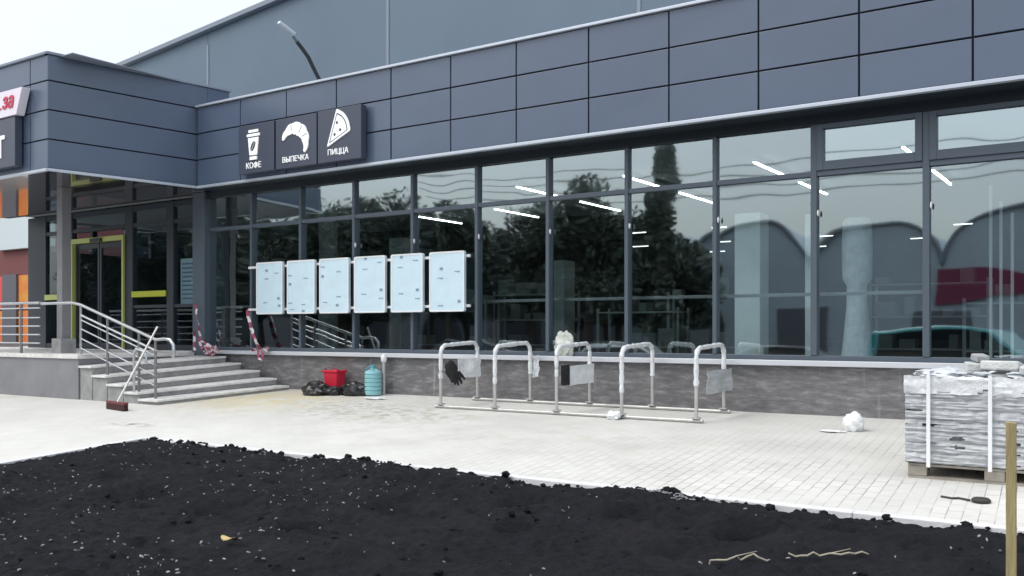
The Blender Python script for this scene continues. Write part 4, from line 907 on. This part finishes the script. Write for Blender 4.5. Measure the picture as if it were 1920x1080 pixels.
MB().tube([(-38, 26, 8.2), (-38, 26, 13.8)], .025, 6).build('pole', M['trim'], am); MB().tube([(-38.3, 26, 12.9), (-37.7, 26, 12.9)], .015, 6).build('crossbar', M['trim'], am)

# ================================================================== ACROSS THE ROAD (seen as reflections in the glass)
GY = gz(-4)
hg = thing('arched_hangar', (-9, -35, GY), 'long grey hangar of rounded arches mirrored in the right hand panes', 'hangar')
hz = 5.0
for i, xc in enumerate((-27.5, -20.2, -12.9, -5.6, 1.7, 9.0)):
    P = [(xc - 3.63, GY), (xc + 3.63, GY)]
    P += [(xc + 3.63 * math.cos(math.pi * k / 20), hz + (3.0 if i % 2 else 2.6) * math.sin(math.pi * k / 20)) for k in range(21)]
    by = MB().plate(P, -55, -35).build('bay', M['hangar'], hg)
    MB().tube([(a, -34.9, b) for a, b in P[2:]], .14, 6).build('roof_edge', M['hangar_edge'], by)
MB().box(-9.5, 12, -34.98, -34.8, 3.1, 4.6).build('sign_band', M['crimson'], hg)
for x_ in (-24, -17, -9, -2, 5): MB().box(x_ - 1.6, x_ + 1.6, -34.99, -34.9, GY, 2.6).build('gate', M['grey_pillar'], hg)
def tree(x_, y_, h, w_, seed, lab, n=13000, tall=False, name='tree'):
    t = thing(name, (x_, y_, GY), lab, 'tree', 'trees across the road'); rr = random.Random(seed)
    tr = MB().tube([(x_, y_, GY), (x_ + .1, y_, GY + h * .35), (x_, y_ + .1, GY + h * .75)], [.25, .18, .06], 8)
    cs = []
    for k in range(26 if not tall else 60):
        if tall: f_ = rr.random(); a, r, z = rr.uniform(0, 6.28), rr.uniform(0, w_ * .55) * (1.05 - f_), GY + h * (.12 + .84 * f_)
        else: a, r, z = rr.uniform(0, 6.28), w_ * math.sqrt(rr.random()) * .75, GY + h * rr.uniform(.35, .9)
        q = Vector((x_ + r * math.cos(a), y_ + r * math.sin(a), z)); cs.append((q, w_ * rr.uniform(.22, .4)))
        tr.tube([(x_, y_, GY + min(h * .7, (z - GY) * .6)), q], [.07, .02], 5)
    tr.build('trunk', M['bark'], t, smooth=True)
    lv = MB(); vs = []; fs = []
    for k in range(n):
        c_, r_ = rr.choice(cs); d = Vector((rr.gauss(0, 1), rr.gauss(0, 1), rr.gauss(0, .8))).normalized() * r_ * rr.random() ** .45; p = c_ + d
        a = Vector((rr.uniform(-1, 1), rr.uniform(-1, 1), rr.uniform(-1, 1))).normalized(); b = a.cross(Vector((rr.uniform(-1, 1), rr.uniform(-1, 1), rr.uniform(-1, 1)))).normalized(); s_ = rr.uniform(.09, .21)
        o_ = len(vs); vs += [p - a * s_, p + b * s_ * .6, p + a * s_, p - b * s_ * .6]; fs.append((o_, o_ + 1, o_ + 2, o_ + 3))
    lv.face_set(vs, fs).build('crown', M['leaf'], t)
for i, (x_, y_, h, w_, lab, tl) in enumerate(((-23.5, -20, 9.9, 3.6, 'broad round tree mirrored below the fascia in the pane right of the middle', False), (-28.5, -22, 9.2, 3.4, 'dark bushy tree mirrored left of the broad round one', False), (-32, -19, 10.4, 3.2, 'loose tall tree mirrored in the pane beside the sixth panel', False),
                                             (-37, -20, 10, 3.6, 'dark tree mirrored above the fourth and fifth panels', False), (-42, -21, 10.5, 3.8, 'dark tree mirrored above the third panel', False), (-47, -22, 11, 4, 'dark tree mirrored above the leftmost panels', False),
                                             (-18.6, -18, 11.2, 1.5, 'narrow tall poplar mirrored in the pane left of the pale column', True), (-25.5, -26, 8.5, 3.2, 'low dense tree mirrored behind the round one', False), (-20.8, -24, 6.5, 2.6, 'small bushy tree mirrored beside the poplar', False), (-54, -22, 11, 4.2, 'leftmost dark tree mirrored at the entrance end', False))):
    tree(x_, y_, h - GY * 0, w_, 100 + i, lab, 13000, tl, 'poplar_tree' if tl else 'broadleaf_tree')
srcs = [o for o in bpy.data.objects if o.name.startswith('broadleaf_tree') and o.parent is None]
for i in range(12):  # extra tree row, added to block bright sky between the mirrored crowns
    c = copy_tree(srcs[i % 5]); c.location = (-26 - i * 4.3, -29 - (i * 37 % 5) * .6, GY); c.rotation_euler.z = i * 1.3; c.scale = (1.15, 1.15, .93 + .05 * (i % 3))
    c['label'] = 'one of the far row of trees added to fill sky gaps in the reflections'; c['group'] = 'far row of added trees'
wh = thing('dark_reflection_block', (-66, -45, GY), 'long low dark block added to darken the reflections in the left panes', 'building')  # unseen block, added so the door and left panes mirror something dark
MB().box(-120, -33, -60, -45, GY - .2, 5.6).build('wall', M['dark_wall'], wh); MB().box(-120.3, -32.7, -60.3, -44.6, 5.602, 5.85).build('roof', M['roof_trim'], wh)
for x_ in range(-112, -36, 9): MB().box(x_ - 2, x_ + 2, -44.99, -44.9, GY, 2.4).build('gate', M['grey_pillar'], wh)
for i, (x_, y_, h, w_, lab) in enumerate(((-62, -20, 11, 4.2, 'tall tree added to darken the reflection in the entrance door'), (-70, -22, 11.5, 4.4, 'tree added to darken the pane left of the entrance door'))): tree(x_, y_, h, w_, 140 + i, lab, 13000, False, 'broadleaf_tree')  # two unseen trees added to darken what the entrance glass mirrors
def car(x_, y_, rz_, paint, lab, van=False):
    t = thing('parked_van' if van else 'parked_car', (x_, y_, GY), lab, 'van' if van else 'car', 'vehicles parked across the road'); t.rotation_euler.z = rz_
    L_, H = (4.9, 2.0) if van else (4.3, 1.45); hw_ = .88
    prof = [(-L_ / 2, .35), (L_ / 2, .35), (L_ / 2, .75), (L_ / 2 - .15, .95), (L_ / 2 - 1.0, 1.05), (L_ / 2 - 1.75, H), (-L_ / 2 + (.1 if van else .8), H), (-L_ / 2, 1.0 if not van else 1.6)]
    def loc(mb, nm, m_, bv=0): o_ = mb.build(nm, M[m_], None, bv, True); o_.parent = t; return o_
    loc(MB().plate(prof, -hw_, hw_), 'body', paint, .08)
    gls = [(L_ / 2 - 1.12, 1.07), (L_ / 2 - 1.75, H - .1), (-L_ / 2 + (.3 if van else .9), H - .1), (-L_ / 2 + .25, 1.07)]
    loc(MB().plate(gls[::-1][::-1], -hw_ - .006, -hw_ - .001).plate(gls, hw_ + .001, hw_ + .006), 'window', 'car_glass')
    for sx in (-1, 1):
        for sy in (-1, 1):
            pth = [(sx * L_ * .31, sy * hw_ - .1, .32), (sx * L_ * .31, sy * hw_ + .1, .32)]
            wl = loc(MB().tube(pth, .32, 18), 'wheel', 'tyre'); rm = MB().tube([(sx * L_ * .31, sy * hw_ - .11, .32), (sx * L_ * .31, sy * hw_ + .11, .32)], .19, 14).build('rim', M['steel']); rm.parent = wl
        hlx = loc(MB().box(L_ / 2 - .06, L_ / 2 + .012, sx * .6 - .15, sx * .6 + .15, .68, .82), 'headlight', 'white')
car(-3.4, -3.5, R(8), 'car_teal', 'teal van parked across the road, mirrored in the right hand pane', True)
car(-9.5, -9, R(-6), 'car_dark', 'dark car mirrored low in the pane with the film wrapped display')
car(-16, -10, R(3), 'car_silver', 'silver car mirrored low beside the pale inner column')
car(-24, -11, R(0), 'car_dark', 'dark car mirrored low behind the middle bike hoops')
up = thing('utility_pole', (-13, -14, GY), 'grey pole with sagging wires mirrored in the upper right panes', 'pole')
MB().tube([(-30, -14, GY), (-30, -14, 9)], .12, 8).tube([(16, -14, GY), (16, -14, 9)], .12, 8).build('pole', M['grey_pillar'], up, smooth=True)
for k in range(4): MB().tube([(-30 + 46 * j / 24, -14 - k * .3, 8.7 - k * .35 - 1.0 * (1 - (j / 12 - 1) ** 2)) for j in range(25)], .022, 5).build('wire', M['tyre'], up)
